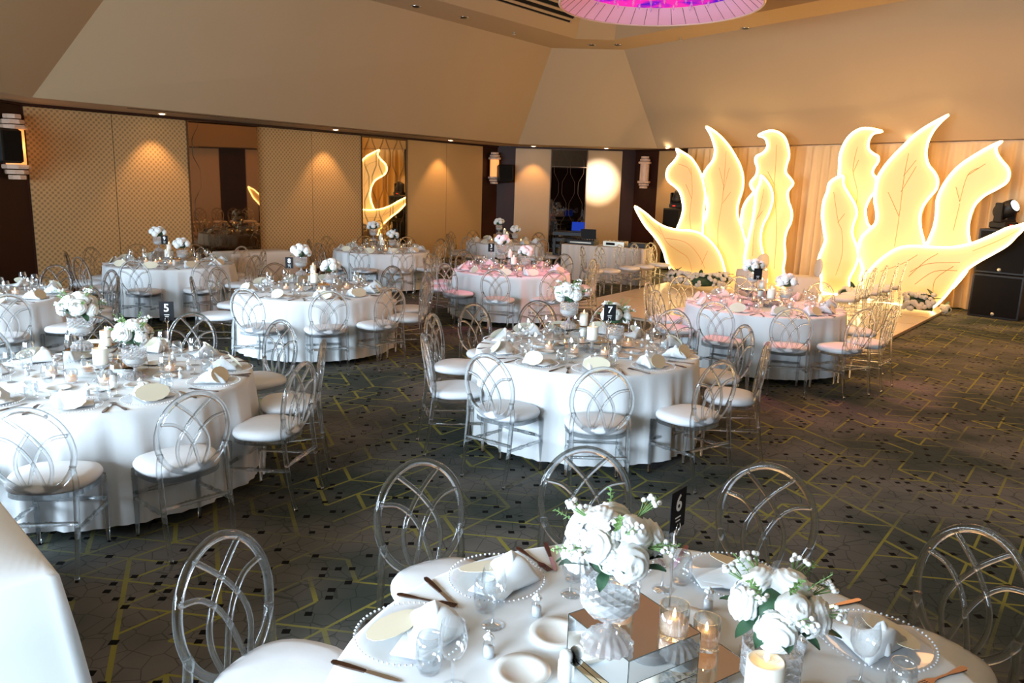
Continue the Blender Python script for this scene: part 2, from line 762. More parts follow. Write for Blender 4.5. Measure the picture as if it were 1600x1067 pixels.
def mirror(w, x0, x1, m, lines, split=None, label='', turn=0.):
    o = wall_panel(w, 'mirror_panel', x0, x1, m, .3, WH - .05, label)
    if turn:
        o.matrix_local = T(x0, 0, 0) @ RZ(turn) @ T(-x0, 0, 0)
    fr = join(*[box((x, .0, WH / 2), (.028, .05, WH - .1)) for x in (x0, x1)], box(((x0 + x1) / 2, 0, WH - .05), (x1 - x0, .05, .02)))
    put('mirror_frame', mesh('mirror_frame', fr, 'bronze', False), w)
    put('etched_line', mesh('etched_line', ogee(x0 + .05, x1 - .05, .35, WH - .08, lines), 'bronze'), w)
    if split:
        put('mirror_joint', mesh('mirror_joint', box(((x0 + x1) / 2, .01, split), (x1 - x0, .02, .02)), 'bronze', False), w)


mirror(wa, 2.795, 4.253, 'bronze_mirror', 3, 2.6, 'tall bronze tinted mirror with wavy lines', radians(4.2))
mirror(wa, 7.096, 8.556, 'gold_mirror', 3, None, 'tall gold tinted mirror with wavy lines')
mirror(wb, 1.51, 2.52, 'dark_mirror', 2, 2.6, 'dark mirror with wavy lines')

# soffit, cove facets, flat ring and upper dome
SO = [Vector((-7.126, 11.754)), Vector((.0, 21.1)), Vector((3.7, 21.15)), Vector((9.0, 13.75)), Vector((9.1, 5.2)), Vector((6.4, -2.2)), Vector((-5.7, -2.2)), Vector((-7.5, -.6)), Vector((-7.6, 6.2))]
UP = [Vector((-5.34, 11.83)), Vector((.74, 19.55)), Vector((2.47, 19.5)), Vector((7.72, 12.14)), Vector((7.8, 5.4)), Vector((5.3, -.8)), Vector((-4.6, -.8)), Vector((-6.0, .2)), Vector((-6.0, 6.2))]
VI = [Vector((-4.6, 11.2)), Vector((1.23, 18.3)), Vector((2.08, 18.28)), Vector((6.35, 12.3)), Vector((6.4, 6.0)), Vector((4.2, .6)), Vector((-3.6, .6)), Vector((-4.8, 1.4)), Vector((-4.8, 6.4))]
c0 = Vector((1.6, 9.4))
TP = [c0 + (v - c0) * .72 for v in VI]
ZU, ZT = 5.3, 6.5
WR = [A0, AB, BC, C1, E1, E2, G1, D2, D1]


def band(name, P, zp, Q, zq, i, m='ceiling'):
    j = (i + 1) % len(P)
    V = [Vector((P[i].x, P[i].y, zp)), Vector((P[j].x, P[j].y, zp)), Vector((Q[j].x, Q[j].y, zq)), Vector((Q[i].x, Q[i].y, zq))]
    return V, [(0, 1, 2, 3)]


struct('ceiling', join(*[band('', WR, WH, SO, WH, i) for i in range(9)],
                       *[band('', SO, WH, UP, ZU, i) for i in range(9)],
                       *[band('', UP, ZU, VI, ZU, i) for i in range(9)],
                       *[band('', VI, ZU, TP, ZT, i) for i in range(9)],
                       ([Vector((v.x, v.y, ZT)) for v in TP], [tuple(range(9))])), 'ceiling')
# dark shadow-gap track along the top of the walls
for k, (P, Q) in enumerate(((A0, AB), (AB, BC), (BC, C1), (D1, A0))):
    L = (Q - P).length
    o = struct('trim_%d' % (k + 1), box((L / 2, .01, WH - .02), (L, .08, .035)), 'wood')
    o.matrix_world = frame(P, Q)
for k, (P, Q) in enumerate(((A0, AB), (AB, BC))):
    L = (Q - P).length
    o = struct('baseboard_%s' % ('left', 'back')[k], box((L / 2, .005, .05), (L, .03, .10)), 'wood')
    o.matrix_world = frame(P, Q)
# thin slot line in the soffit
dd = (AB - A0).normalized()
nn = Vector((dd.y, -dd.x))
o = struct('trim_5', box((6.9, 1.0, WH - .004), (11.4, .03, .01)), 'bronze')
o.matrix_world = frame(A0, AB)

# soffit downlights
dl_m = mesh('light_disc', lathe([(0, 0), (.05, 0), (.05, .01), (0, .01)], 16), 'downlight')
dr_m = mesh('light_trim', lathe([(.05, -.004), (.072, -.004), (.075, .006), (.05, .006)], 20), 'trim')
spots = []
for fr, u, who in ((frame(A0, AB), 2.1, 'left of the bronze mirror'), (frame(A0, AB), 6.0, 'left of the gold mirror'), (frame(A0, AB), 9.7, 'right of the gold mirror'),
                   (frame(AB, BC), 1.0, 'left of the dark mirror'), (frame(AB, BC), 3.0, 'right of the dark mirror'), (frame(BC, C1), 1.6, 'beside the curtain'), (frame(BC, C1), 8.0, 'above the right end of the curtain')):
    p = fr @ Vector((u, .42, WH - .012))
    e = empty('downlight', p)
    part('light_trim', dr_m, e)
    part('light_disc', dl_m, e)
    tag(e, 'small round ceiling downlight in the soffit ' + who, 'light', 'soffit downlights')
    spots.append((fr, u))
    a = fr @ Vector((u, .05, 0))
    light('downlight_beam', 'SPOT', p - Vector((0, 0, .03)), a, (1.0, .60, .27), 95, spot_size=radians(78), spot_blend=.55, shadow_soft_size=.05)

# recessed unlit downlights and sprinklers in the flat ceiling ring
rd_m = mesh('recess', lathe([(.0, -.001), (.085, -.001), (.095, -.008), (.11, -.008), (.11, 0)], 20), 'chrome')
rc_m = mesh('recess_lamp', lathe([(0, -.012), (.05, -.012), (.07, -.002)], 14), 'blackplastic')
for k, (x, y, w) in enumerate(((650, 10, 'nearest the air grille side, leftmost'), (725, 27, 'second from the left'), (925, 70, 'at the corner, left one'), (965, 70, 'at the corner, right one'), (1165, 44, 'above the tall left glowing leaf'), (1412, 10, 'farthest right'))):
    p = on_z(x, y, ZU)
    e = empty('recessed_light', (p.x, p.y, ZU - .004))
    part('recess', rd_m, e)
    part('recess_lamp', rc_m, e)
    tag(e, 'unlit recessed ceiling light in the flat ring, ' + w, 'light', 'recessed ring lights')
sp_m = mesh('sprinkler', lathe([(0, -.06), (.045, -.055), (.04, -.045), (.012, -.04), (.012, -.01), (.03, -.008), (.03, 0), (0, 0)], 12), 'grey')
for x, y, w in ((803, 50, 'left'), (1064, 59, 'middle'), (1289, 28, 'right')):
    p = on_z(x, y, ZU)
    o = put('sprinkler', sp_m)
    o.location = (p.x, p.y, ZU)
    tag(o, 'small %s sprinkler head on the flat ceiling ring' % w, 'sprinkler', 'ceiling sprinklers')

# air grille on the inclined face above the ring, left of the chandelier
i0 = 0
Pa, Pb = Vector((VI[0].x, VI[0].y, ZU)), Vector((VI[1].x, VI[1].y, ZU))
Pd, Pc = Vector((TP[0].x, TP[0].y, ZT)), Vector((TP[1].x, TP[1].y, ZT))
gd = (Pb - Pa).normalized()
gu = ((Pc + Pd) / 2 - (Pa + Pb) / 2)
gu = (gu - gd * gu.dot(gd)).normalized()
gn = gd.cross(gu)
if gn.z > 0:
    gn = -gn
gm = Matrix(((gd.x, gu.x, gn.x, 0), (gd.y, gu.y, gn.y, 0), (gd.z, gu.z, gn.z, 0), (0, 0, 0, 1)))
e = empty('air_grille', (0, 0, 0))
o0 = Pb - gd * 2.75 + gu * .75 + gn * .015
e.matrix_world = Matrix.Translation(o0) @ gm
part('grille_frame', mesh('grille_frame', join(box((0, .40, 0), (4.2, .04, .03)), box((0, -.40, 0), (4.2, .04, .03)), box((2.08, 0, 0), (.04, .8, .03)), box((-2.08, 0, 0), (.04, .8, .03))), 'ceiling', False), e)
part('backing', mesh('backing', box((0, 0, -.008), (4.1, .76, .006)), 'grille', False), e)
sl = mesh('slat', box((0, 0, 0), (4.1, .055, .02)), 'ceiling', False)
for k in range(5):
    part('slat', sl, e, T(0, -.30 + .15 * k, .004))
tag(e, 'long slotted air grille on the slanted ceiling beside the purple chandelier', 'vent')

# chandelier
e = empty('chandelier', (1.93, 11.57, 4.6))
part('crystal_light', mesh('crystal_light', lathe([(0, .2), (1.13, .2), (1.13, .215), (0, .215)], 48), 'purple'), e)
part('shade', mesh('shade', lathe([(1.13, .2), (1.39, .0), (1.42, .0), (1.42, .32), (1.2, .42), (0, .42)], 64), 'drum'), e)
part('rim', mesh('rim', tube([(1.405 * cos(a * pi / 36), 1.405 * sin(a * pi / 36), 0) for a in range(72)], .018, True, 6), 'trim'), e)
seam = mesh('seam', tube([(1.14, 0, .19), (1.385, 0, .003)], .004, n=4), 'bronze')
for k in range(40):
    part('seam', seam, e, RZ(2 * pi * k / 40))
cryst = mesh('crystal', lathe([(0, -.09), (.018, -.05), (.012, 0), (0, .0)], 6), 'crystal', False)
for k in range(60):
    a, r = k * 2.4, 1.08 * math.sqrt((k + .5) / 60)
    part('crystal', cryst, e, T(r * cos(a), r * sin(a), .2))
tag(e, 'round chandelier with a pink pleated shade and purple crystal light', 'chandelier')

# ------------------------------------------------------------------ curtain on the right wall
fc = frame(BC, C1)
V, Fc = [], []
x0, x1, n = 2.15, 10.25, 620
for i in range(n + 1):
    x = x0 + (x1 - x0) * i / n
    for k, z in enumerate((.02, .5, 1.1, 1.8, 2.5, 3.04, 3.09)):
        t = 1 - z / 3.1
        w = sin(x * 2 * pi / .24 + 1.4 * sin(x * 2.1)) + .45 * sin(x * 2 * pi / .145 + 1.3)
        V.append(Vector((x + .03 * sin(x * 5) * t, .24 + .06 * w * (.55 + .5 * t) * (1 if k < 5 else .35), z)))
for i in range(n):
    for k in range(6):
        a = i * 7 + k
        Fc.append((a, a + 7, a + 8, a + 1))
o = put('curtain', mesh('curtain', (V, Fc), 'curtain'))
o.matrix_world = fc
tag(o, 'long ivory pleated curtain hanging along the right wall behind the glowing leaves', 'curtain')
e = empty('curtain_rail', (0, 0, 0))
e.matrix_world = fc
part('rail', mesh('rail', box(((x0 + x1) / 2, .2, 3.1), (x1 - x0, .05, .02)), 'trim', False), e)
tag(e, 'thin rail holding the top of the ivory curtain', 'rail')

# ------------------------------------------------------------------ glowing leaf backdrop
PN, P0 = Vector((.814, .581)), Vector((7.9, 14.3))
ed = Vector((-PN.y, PN.x))       # along the backdrop, to the left-far end ... flipped below
ed = -ed                          # to the right-near end
LEAVES = {
    'low left': (0, [(993, 322), (1010, 333), (1024, 345), (1040, 354), (1060, 359), (1080, 360), (1096, 365), (1112, 378), (1124, 394), (1131, 412), (1135, 430), (1136, 446), (1066, 446), (1054, 428), (1048, 420), (1042, 408), (1038, 394), (1032, 382), (1022, 368), (1010, 354), (1000, 338)]),
    'pointed leftmost': (1, [(1057.6, 232.4), (1068, 238), (1080, 246), (1089, 258), (1096, 272), (1101, 290), (1103, 306), (1101, 326), (1100, 346), (1099, 366), (1102, 386), (1101, 408), (1097, 426), (1094, 444), (1084, 440), (1078, 428), (1073, 422), (1066, 410), (1060, 396), (1056, 380), (1056, 364), (1064, 344), (1068, 328), (1067, 314), (1063, 300), (1056, 292), (1046, 284), (1042, 274), (1045, 262), (1054, 252), (1060, 242)]),
    'tall left': (2, [(1104.4, 198), (1116, 204), (1128, 214), (1140, 228), (1150, 244), (1158, 260), (1162, 278), (1161, 296), (1156, 312), (1153, 326), (1154, 340), (1158, 350), (1163, 366), (1168, 390), (1166, 420), (1160, 446), (1102, 446), (1094, 420), (1091, 398), (1093, 370), (1096, 356), (1102, 342), (1106, 326), (1105, 312), (1101, 298), (1098, 284), (1100, 272), (1106, 262), (1115, 250), (1118, 236), (1116, 224), (1111, 210)]),
    'curled left': (3, [(1186, 212), (1194, 207), (1206, 204), (1218, 207), (1227, 215), (1232, 228), (1234, 244), (1230, 258), (1229, 270), (1237, 280), (1240, 288), (1232, 300), (1233, 314), (1238, 330), (1237, 346), (1230, 362), (1227, 380), (1228, 400), (1225, 420), (1222, 450), (1150, 450), (1144, 420), (1145, 400), (1152, 380), (1158, 358), (1159, 340), (1162, 324), (1169, 311), (1178, 300), (1174, 292), (1174, 284), (1182, 274), (1184, 262), (1181, 252), (1183, 244), (1194, 238), (1200, 228), (1196, 216)]),
    'small left': (1, [(1190, 274), (1200, 284), (1207, 298), (1208, 314), (1202, 334), (1194, 350), (1190, 366), (1190, 382), (1194, 400), (1198, 424), (1196, 450), (1168, 450), (1166, 424), (1164, 404), (1168, 380), (1174, 356), (1178, 336), (1180, 318), (1182, 300), (1188, 286)]),
    'curled right': (3, [(1379.6, 205.7), (1368.5, 202), (1353.6, 200), (1341, 203), (1328, 212.6), (1318.5, 227.4), (1313, 244.5), (1312, 263.6), (1311, 280), (1308, 310), (1306, 350), (1308, 400), (1312, 460), (1345, 460), (1345, 436), (1347, 427.7), (1353.6, 408.5), (1362, 396), (1368.5, 383), (1366, 370), (1362, 357), (1355.7, 346.6), (1353.6, 327), (1360, 310), (1368.5, 297.7), (1370.6, 280.6), (1365, 272), (1366, 263.6), (1373, 253), (1373, 244.5), (1364, 239), (1358, 231.7), (1359, 219), (1366, 209)]),
    'small right': (1, [(1318.5, 274.7), (1319.6, 289), (1328, 304), (1336.6, 319), (1340, 334), (1334.5, 351), (1333, 366), (1340, 386), (1342, 402), (1336.6, 419), (1328, 436), (1324, 457), (1287, 457), (1283.4, 432), (1280, 410.6), (1281, 400), (1288.7, 381), (1290, 372), (1287.7, 357), (1285.5, 336), (1287.7, 314.7), (1294, 297.7), (1296, 287), (1305.7, 278.5)]),
    'tallest right': (2, [(1483, 179.6), (1464, 189), (1445, 200), (1428, 212.6), (1413, 227.4), (1396, 244.5), (1383.4, 259.4), (1372.8, 276.4), (1368.5, 295.5), (1367.4, 314.7), (1370.6, 333.8), (1368.5, 348.7), (1358, 359), (1347, 370), (1342, 385), (1342, 400), (1348, 418), (1354, 440), (1360, 462), (1402, 466), (1410, 440), (1415, 421), (1426, 410.6), (1438, 395.7), (1445, 383), (1444, 374), (1439.8, 357), (1438.7, 338), (1443, 323), (1453.6, 308), (1464, 295.5), (1466, 280.6), (1460, 268), (1451.5, 257), (1448, 240), (1451.5, 221), (1460, 204), (1472.8, 189)]),
    'folded far right': (3, [(1566.4, 221), (1553.6, 226), (1536.6, 235), (1517.4, 246.6), (1500, 259), (1485.5, 274), (1472.8, 293), (1465, 312.5), (1464, 331.7), (1461, 351), (1455.7, 365.7), (1449, 380.6), (1438, 402), (1430, 424), (1428, 450), (1448, 470), (1480, 458), (1504, 434), (1515, 417), (1518.5, 400), (1517.4, 385), (1514, 361.5), (1516.4, 340), (1523.8, 321), (1538.7, 306), (1557.9, 295.5), (1573.8, 285), (1578, 272), (1575, 261.5), (1566, 251), (1559, 240), (1557.9, 229.6)]),
    'low right': (0, [(1604, 349), (1592, 352), (1575, 356), (1555.7, 365), (1536.6, 373.4), (1519.6, 379.8), (1496, 385), (1472.8, 386), (1447, 385), (1426, 384), (1409, 386), (1394, 392.6), (1379, 403), (1366, 415), (1353.6, 430), (1349, 449), (1350, 466), (1440, 482), (1456, 481), (1466.4, 474.5), (1479, 461.7), (1492, 444.7), (1504.7, 427.7), (1517.4, 417), (1534.5, 406.4), (1555.7, 394.7), (1575, 383), (1588, 370), (1598, 360)]),
}
VEINS = {
    'low left': [[(1002, 332), (1020, 352), (1034, 366)], [(1030, 352), (1042, 378), (1060, 392), (1076, 404), (1082, 430)], [(1040, 372), (1070, 378), (1090, 396), (1102, 420)], [(1096, 414), (1106, 392)]],
    'pointed leftmost': [[(1080, 262), (1082, 300), (1078, 340), (1084, 380)], [(1081, 310), (1072, 288)], [(1060, 256), (1075, 262), (1080, 272)]],
    'tall left': [[(1135, 236), (1132, 280), (1128, 320), (1122, 360), (1124, 420)], [(1131, 290), (1124, 262)], [(1130, 300), (1140, 262)], [(1129, 318), (1142, 300)]],
    'curled left': [[(1214, 226), (1212, 262), (1210, 300), (1214, 350), (1210, 420)], [(1211, 290), (1200, 268)]],
    'small left': [[(1194, 296), (1188, 326), (1180, 350), (1176, 400)], [(1182, 343), (1192, 330)]],
    'curled right': [[(1340, 230), (1333, 266), (1340, 300), (1336, 330)], [(1334, 268), (1342, 250)]],
    'small right': [[(1303, 300), (1310, 346), (1316, 362), (1316, 398), (1306, 430)], [(1309, 348), (1320, 334)]],
    'tallest right': [[(1420, 240), (1413, 276), (1405, 340), (1398, 385)], [(1412, 275), (1432, 250)], [(1405, 338), (1388, 300)], [(1408, 300), (1432, 260)]],
    'folded far right': [[(1540, 256), (1512, 274)], [(1530, 262), (1512, 274), (1500, 315)], [(1500, 315), (1494, 292)], [(1500, 318), (1490, 360)]],
    'low right': [[(1376, 424), (1410, 412), (1434, 398)], [(1420, 432), (1446, 408), (1466, 396)], [(1422, 425), (1450, 412), (1500, 410)], [(1430, 444), (1460, 424), (1496, 423)], [(1458, 460), (1462, 436), (1490, 416)], [(1520, 392), (1560, 376), (1590, 360)]],
}
root_m = Matrix(((ed.x, PN.x * -1, 0, P0.x), (ed.y, PN.y * -1, 0, P0.y), (0, 0, 1, 0), (0, 0, 0, 1)))
inv = root_m.inverted()
tips = {'low left': 'pointing left past the dark wall', 'pointed leftmost': 'with a sharp top left of the tall one', 'tall left': 'with its tip leaning left', 'curled left': 'with a tip hooked to the left',
        'small left': 'in front of the left hooked leaf', 'curled right': 'with a tip hooked to the right', 'small right': 'in front of the right hooked leaf', 'tallest right': 'with the highest tip reaching the ceiling', 'folded far right': 'with a bent top at the far right', 'low right': 'sweeping right across the black speakers'}
for nm, (lay, pts) in LEAVES.items():
    off = (-.30, -.20, -.12, -.04)[lay]
    Pl = P0 + PN * off
    loc = []
    for (x, y) in pts:
        w = on_wall(x, y, (Pl.x, Pl.y), (PN.x, PN.y))
        q = inv @ w
        q.z = max(q.z, .055)
        loc.append(Vector((q.x, q.y, q.z)))
    sm = smooth_path(loc, 4, True)
    y0 = loc[0].y
    cen = sum(sm, Vector()) / len(sm)
    n = len(sm)
    Vv = [v.copy() for v in sm] + [v + Vector((0, -.03, 0)) for v in sm]
    Ff = [tuple(range(n)), tuple(range(2 * n - 1, n - 1, -1))] + [(i, n + i, n + (i + 1) % n, (i + 1) % n) for i in range(n)]
    e = empty('glowing_leaf', (0, 0, 0))
    e.matrix_world = root_m
    part('leaf_face', mesh('leaf_face', (Vv, Ff), 'leafface', False), e)
    part('light_tube', mesh('light_tube', tube([v + Vector((0, .024, 0)) for v in sm], .019, True, 6), 'led'), e)
    part('edge_strip', mesh('edge_strip', tube([v + (v - cen).normalized() * .022 + Vector((0, .0, 0)) for v in sm], .007, True, 5), 'vein'), e)
    for vp in VEINS.get(nm, []):
        P = []
        for (x, y) in vp:
            q = inv @ on_wall(x, y, (Pl.x, Pl.y), (PN.x, PN.y))
            P.append(Vector((q.x, y0 + .008, max(q.z, .07))))
        part('vein', mesh('vein', tube(smooth_path(P, 4), .0045, n=4), 'vein'), e)
    tag(e, '%s glowing leaf-shaped light panel, %s' % (nm, tips[nm]), 'light panel', 'glowing leaves of the stage backdrop')
M['leafface'].use_backface_culling = False

# dance floor
pf = [(.8, 13.2), (4.63, 10.0), (7.75, 13.85), (8.05, 14.5), (4.6, 18.9)]
e = empty('dance_floor', (0, 0, 0))
part('deck', mesh('deck', prism(pf, .008, .05), 'platform', False), e)
ins = [Vector((x, y, .05)) for x, y in pf]
part('edge_trim', mesh('edge_trim', tube([ins[0], ins[1], ins[2], ins[3]], .012, n=5), 'trim'), e)
e1 = Vector((.64, .77, 0)).normalized()
e2 = Vector((.77, -.64, 0)).normalized()
sg = []
for k in range(1, 5):
    a = Vector((.8, 13.2, .0505)) + e2 * k * 1.0
    sg.append(tube([a, a + e1 * (4.9 + .0 * k)], .003, n=4))
for k in range(1, 5):
    a = Vector((.8, 13.2, .0505)) + e1 * k * 1.0
    sg.append(tube([a, a + e2 * 4.95], .003, n=4))
part('joint', mesh('joint', join(*sg), 'trim'), e)
tag(e, 'low white dance floor laid on the carpet before the glowing leaves', 'dance floor')

# ------------------------------------------------------------------ chairs
LEAN = radians(9)


def bpnt(u, v, w=0):
    return Vector((u * .2, -.215 - v * .235 * sin(LEAN) + w * cos(LEAN), .69 + v * .235 * cos(LEAN)))


def superell(ax, ayf, ayb, n=28, p=2.7, taper=.1):
    out = []
    for i in range(n):
        a = 2 * pi * i / n
        c, s = cos(a), sin(a)
        x = abs(c) ** (2 / p) * (1 if c >= 0 else -1)
        y = abs(s) ** (2 / p) * (1 if s >= 0 else -1)
        yy = y * (ayf if y >= 0 else ayb)
        out.append((x * (ax + taper * .2 * y), yy))
    return out


def chair_proto():
    e = empty('dining_chair', (0, 0, -50))
    ringp = [bpnt(cos(2 * pi * i / 44), sin(2 * pi * i / 44)) for i in range(44)]
    part('backrest_ring', mesh('backrest_ring', tube(ringp, .0165, True, 10), 'acrylic'), e)
    arcA = [(.50, .84), (.08, .50), (-.22, .16), (-.40, -.16), (-.42, -.5), (-.27, -.92)]
    arcB = [(-.90, .38), (-.52, .30), (-.22, .06), (-.02, -.25), (.08, -.52), (.22, -.94)]
    for arc, w in ((arcA, .004), (arcB, -.004)):
        for s in (1, -1):
            P = smooth_path([bpnt(s * u, v, w * s) for u, v in arc], 5)
            part('backrest_arc', mesh('backrest_arc', tube(P, .0105, n=8), 'acrylic'), e)
    top = superell(.215, .198, .19)
    V, Fc = [], []
    lv = [(.985, .446), (1.03, .462), (1.03, .478), (.98, .495), (.8, .506), (.4, .511)]
    n = len(top)
    for k, z in lv:
        for x, y in top:
            V.append(Vector((x * k, y * k, z)))
    for q in range(len(lv) - 1):
        for i in range(n):
            j = (i + 1) % n
            Fc.append((q * n + i, q * n + j, q * n + n + j, q * n + n + i))
    Fc.append(tuple(range(n - 1, -1, -1)))
    Fc.append(tuple((len(lv) - 1) * n + i for i in range(n)))
    part('seat', mesh('seat', (V, Fc), 'cushion'), e)
    part('seat_frame', mesh('seat_frame', prism([(x, y) for x, y in top], .418, .445), 'acrylic', False), e)
    for s in (-1, 1):
        P = smooth_path([(s * .185, -.275, 0), (s * .19, -.235, .2), (s * .19, -.205, .44), (s * .192, -.20, .52), (s * .18, -.202, .605)], 4)
        part('leg', mesh('leg', tube(P, [.013 + .0035 * min(1, i / 6) for i in range(len(P))], n=8), 'acrylic'), e)
        z = [0, .2, .22, .24, .26, .30, .345, .355, .365, .375, .385, .395, .405, .418]
        r = [.012, .015, .019, .015, .0155, .0155, .0155, .020, .0155, .020, .0155, .020, .016, .017]
        P = [(s * (.185 - .005 * q), .19 - .01 * q, q) for q in z]
        part('leg', mesh('leg', tube(P, r, n=8), 'acrylic'), e)
    beads = [.012, .012, .0165, .012, .0165, .012, .012, .0165, .012, .0165, .012, .012]

    def bar(a, b):
        a, b = Vector(a), Vector(b)
        ts = [0, .3, .33, .36, .39, .42, .58, .61, .64, .67, .7, 1]
        return tube([a.lerp(b, t) for t in ts], beads, n=7)
    part('stretcher', mesh('stretcher', bar((-.19, -.222, .30), (.19, -.222, .30)), 'acrylic'), e)
    part('stretcher', mesh('stretcher', bar((-.185, .187, .27), (.185, .187, .27)), 'acrylic'), e)
    for s in (-1, 1):
        part('stretcher', mesh('stretcher', bar((s * .186, .188, .235), (s * .19, -.228, .265)), 'acrylic'), e)
    foot = mesh('foot_cap', lathe([(0, 0), (.008, 0), (.008, .012), (0, .012)], 8), 'blackplastic')
    for x, y in ((-.185, -.275), (.185, -.275), (-.185, .19), (.185, .19)):
        part('foot_cap', foot, e, T(x, y, 0))
    return Proto(e)


CHAIR = chair_proto()

# ------------------------------------------------------------------ tableware prototypes


def one(name, parts):
    """parts: list of (name, geometry, material, smooth); the first may become the thing itself when it is alone"""
    if len(parts) == 1:
        nm, g, m, s = parts[0]
        o = put(name, mesh(name, g, m, s))
        return Proto(o)
    e = empty(name, (0, 0, -50))
    for nm, g, m, s in parts:
        part(nm, mesh(nm, g, m, s), e)
    return Proto(e)


def charger():
    plate = lathe([(0, .002), (.10, .002), (.115, .004), (.152, .011), (.163, .011), (.152, .008), (.1, 0), (0, 0)], 48)
    bead = []
    for k in range(62):
        a = 2 * pi * k / 62
        bead.append(xf(lathe([(0, -.0046), (.0046, 0), (0, .0046)], 6), T(.165 * cos(a), .165 * sin(a), .0115)))
    return one('charger_plate', [('plate', plate, 'plateglass', True), ('bead_rim', join(*bead), 'bead', True)])


def napkin():
    # pouch fold: flat folded base with a standing rolled triangle
    V, Fc = [], []
    n, m = 14, 9
    for i in range(n + 1):
        t = i / n
        for j in range(m + 1):
            s = j / m
            w = .095 * (1 - t) ** .75 + .006
            x = -.085 + t * .19
            y = (s - .5) * 2 * w
            prof = max(0, 1 - abs((s - .5) * 2) ** 1.6)
            z = .012 + .082 * prof * (1 - t) ** .9 * (.55 + .45 * sin(pi * min(1, t * 1.6 + .25))) + .004 * sin(s * 19 + t * 7) * (1 - t)
            V.append(Vector((x, y, z)))
    for i in range(n):
        for j in range(m):
            a = i * (m + 1) + j
            Fc.append((a, a + 1, a + m + 2, a + m + 1))
    # close the open front and underside
    k = len(V)
    V += [Vector((v.x, v.y, .004)) for v in V[:k]]
    for i in range(n):
        for j in range(m):
            a = k + i * (m + 1) + j
            Fc.append((a, a + m + 1, a + m + 2, a + 1))
    for j in range(m):
        Fc.append((j, k + j, k + j + 1, j + 1))
    for i in range(n):
        a = i * (m + 1)
        Fc.append((a, a + m + 1, k + a + m + 1, k + a))
        b = a + m
        Fc.append((b, k + b, k + b + m + 1, b + m + 1))
    fold = box((.01, -.01, .008), (.19, .13, .009), .003)
    peak = lathe([(0, .102), (.012, .09), (.024, .06), (.034, .03), (.036, .012)], 12, lambda a, z: 1 + .25 * sin(3 * a))
    return one('napkin', [('fold', fold, 'cloth', True), ('pouch', (V, Fc), 'cloth', True), ('peak', xf(peak, T(-.055, .0, 0)), 'cloth', True)])


def menu_card():
    pts = []
    n = 60
    for i in range(n):
        a = 2 * pi * i / n
        r = 1 + .045 * abs(sin(a * 7))
        pts.append((.098 * r * cos(a), .060 * r * sin(a) * (1 if sin(a) > 0 else .85)))
    g = prism(pts, 0, .0018)
    return one('menu_card', [('menu_card', g, 'card', False)])


def knife():
    out = [(-.11, .005), (-.10, .0085), (-.06, .0088), (-.01, .0062), (.0, .0055), (.01, .0085), (.07, .0095), (.10, .007), (.112, .001)]
    pts = [(x, w) for x, w in out] + [(x, -w * (.75 if x > 0 else 1)) for x, w in reversed(out)]
    return one('table_knife', [('handle', prism([p for p in pts if p[0] <= .001], 0, .005), 'copper', False), ('blade', prism([p for p in pts if p[0] >= -.001], .001, .003), 'chrome', False)])


def fork():
    out = [(-.10, .004), (-.09, .010), (-.06, .0085), (-.02, .0035), (.03, .003), (.045, .006), (.055, .012), (.068, .012)]
    pts = [(x, w) for x, w in out] + [(x, -w) for x, w in reversed(out)]
    tn = [box((.088, y, .004), (.042, .0036, .0022)) for y in (-.010, -.0034, .0034, .010)]
    return one('table_fork', [('handle', prism(pts, .001, .005), 'copper', False), ('tines', join(*tn), 'copper', False)])


def wine():
    prof = [(0, 0), (.034, .0), (.035, .002), (.012, .006), (.004, .012), (.0038, .08), (.008, .088), (.026, .10), (.038, .125), (.040, .15), (.036, .175), (.031, .198)]
    return one('wine_glass', [('wine_glass', lathe(prof, 28), 'glass', True)])


def tumbler():
    prof = [(0, .004), (.026, .004), (.028, 0), (.035, .02), (.040, .05), (.037, .085), (.031, .112)]
    return one('stemless_glass', [('stemless_glass', lathe([(0, 0), (.028, 0), (.036, .02), (.040, .05), (.037, .085), (.031, .112), (.029, .112), (.035, .084), (.037, .05), (.033, .022), (0, .008)], 28), 'glass', True)])


def favour():
    jar = lathe([(0, 0), (.015, 0), (.017, .003), (.017, .042), (.011, .05), (.011, .056)], 14)
    fl = []
    for k in range(6):
        a = k * pi / 3
        fl.append(xf(lathe([(0, -.004), (.010, 0), (0, .006)], 6), T(.009 * cos(a), .009 * sin(a), .064) @ RZ(a) @ RY(.5)))
    fl.append(xf(lathe([(0, -.004), (.008, .002), (0, .010)], 6), T(0, 0, .07)))
    return one('favour_jar', [('jar', jar, 'glass', True), ('filling', lathe([(0, .002), (.015, .002), (.015, .03), (0, .032)], 12), 'bead', True), ('flower_topper', join(*fl), 'petal', True)])


def side_plate():
    return one('side_plate', [('side_plate', lathe([(0, .003), (.046, .003), (.054, .008), (.08, .013), (.081, .011), (.05, .002), (.045, 0), (0, 0)], 36), 'ceramic', True)])


def shaker():
    return one('salt_shaker', [('body', lathe([(0, 0), (.021, 0), (.0225, .004), (.022, .055), (.017, .062)], 20), 'ceramic', True), ('cap', lathe([(.017, .062), (.019, .064), (.018, .078), (.012, .086), (0, .089)], 20), 'ceramic', True)])


def votive():
    gl = lathe([(0, 0), (.030, 0), (.032, .003), (.032, .072), (.030, .072), (.030, .012), (0, .010)], 24)
    return one('votive_candle', [('glass_cup', gl, 'glass', True), ('wax', lathe([(0, .012), (.028, .012), (.028, .040), (0, .037)], 20), 'waxglow', True),
                                 ('flame', lathe([(0, .038), (.0045, .045), (.004, .052), (0, .064)], 8), 'flame', True)])


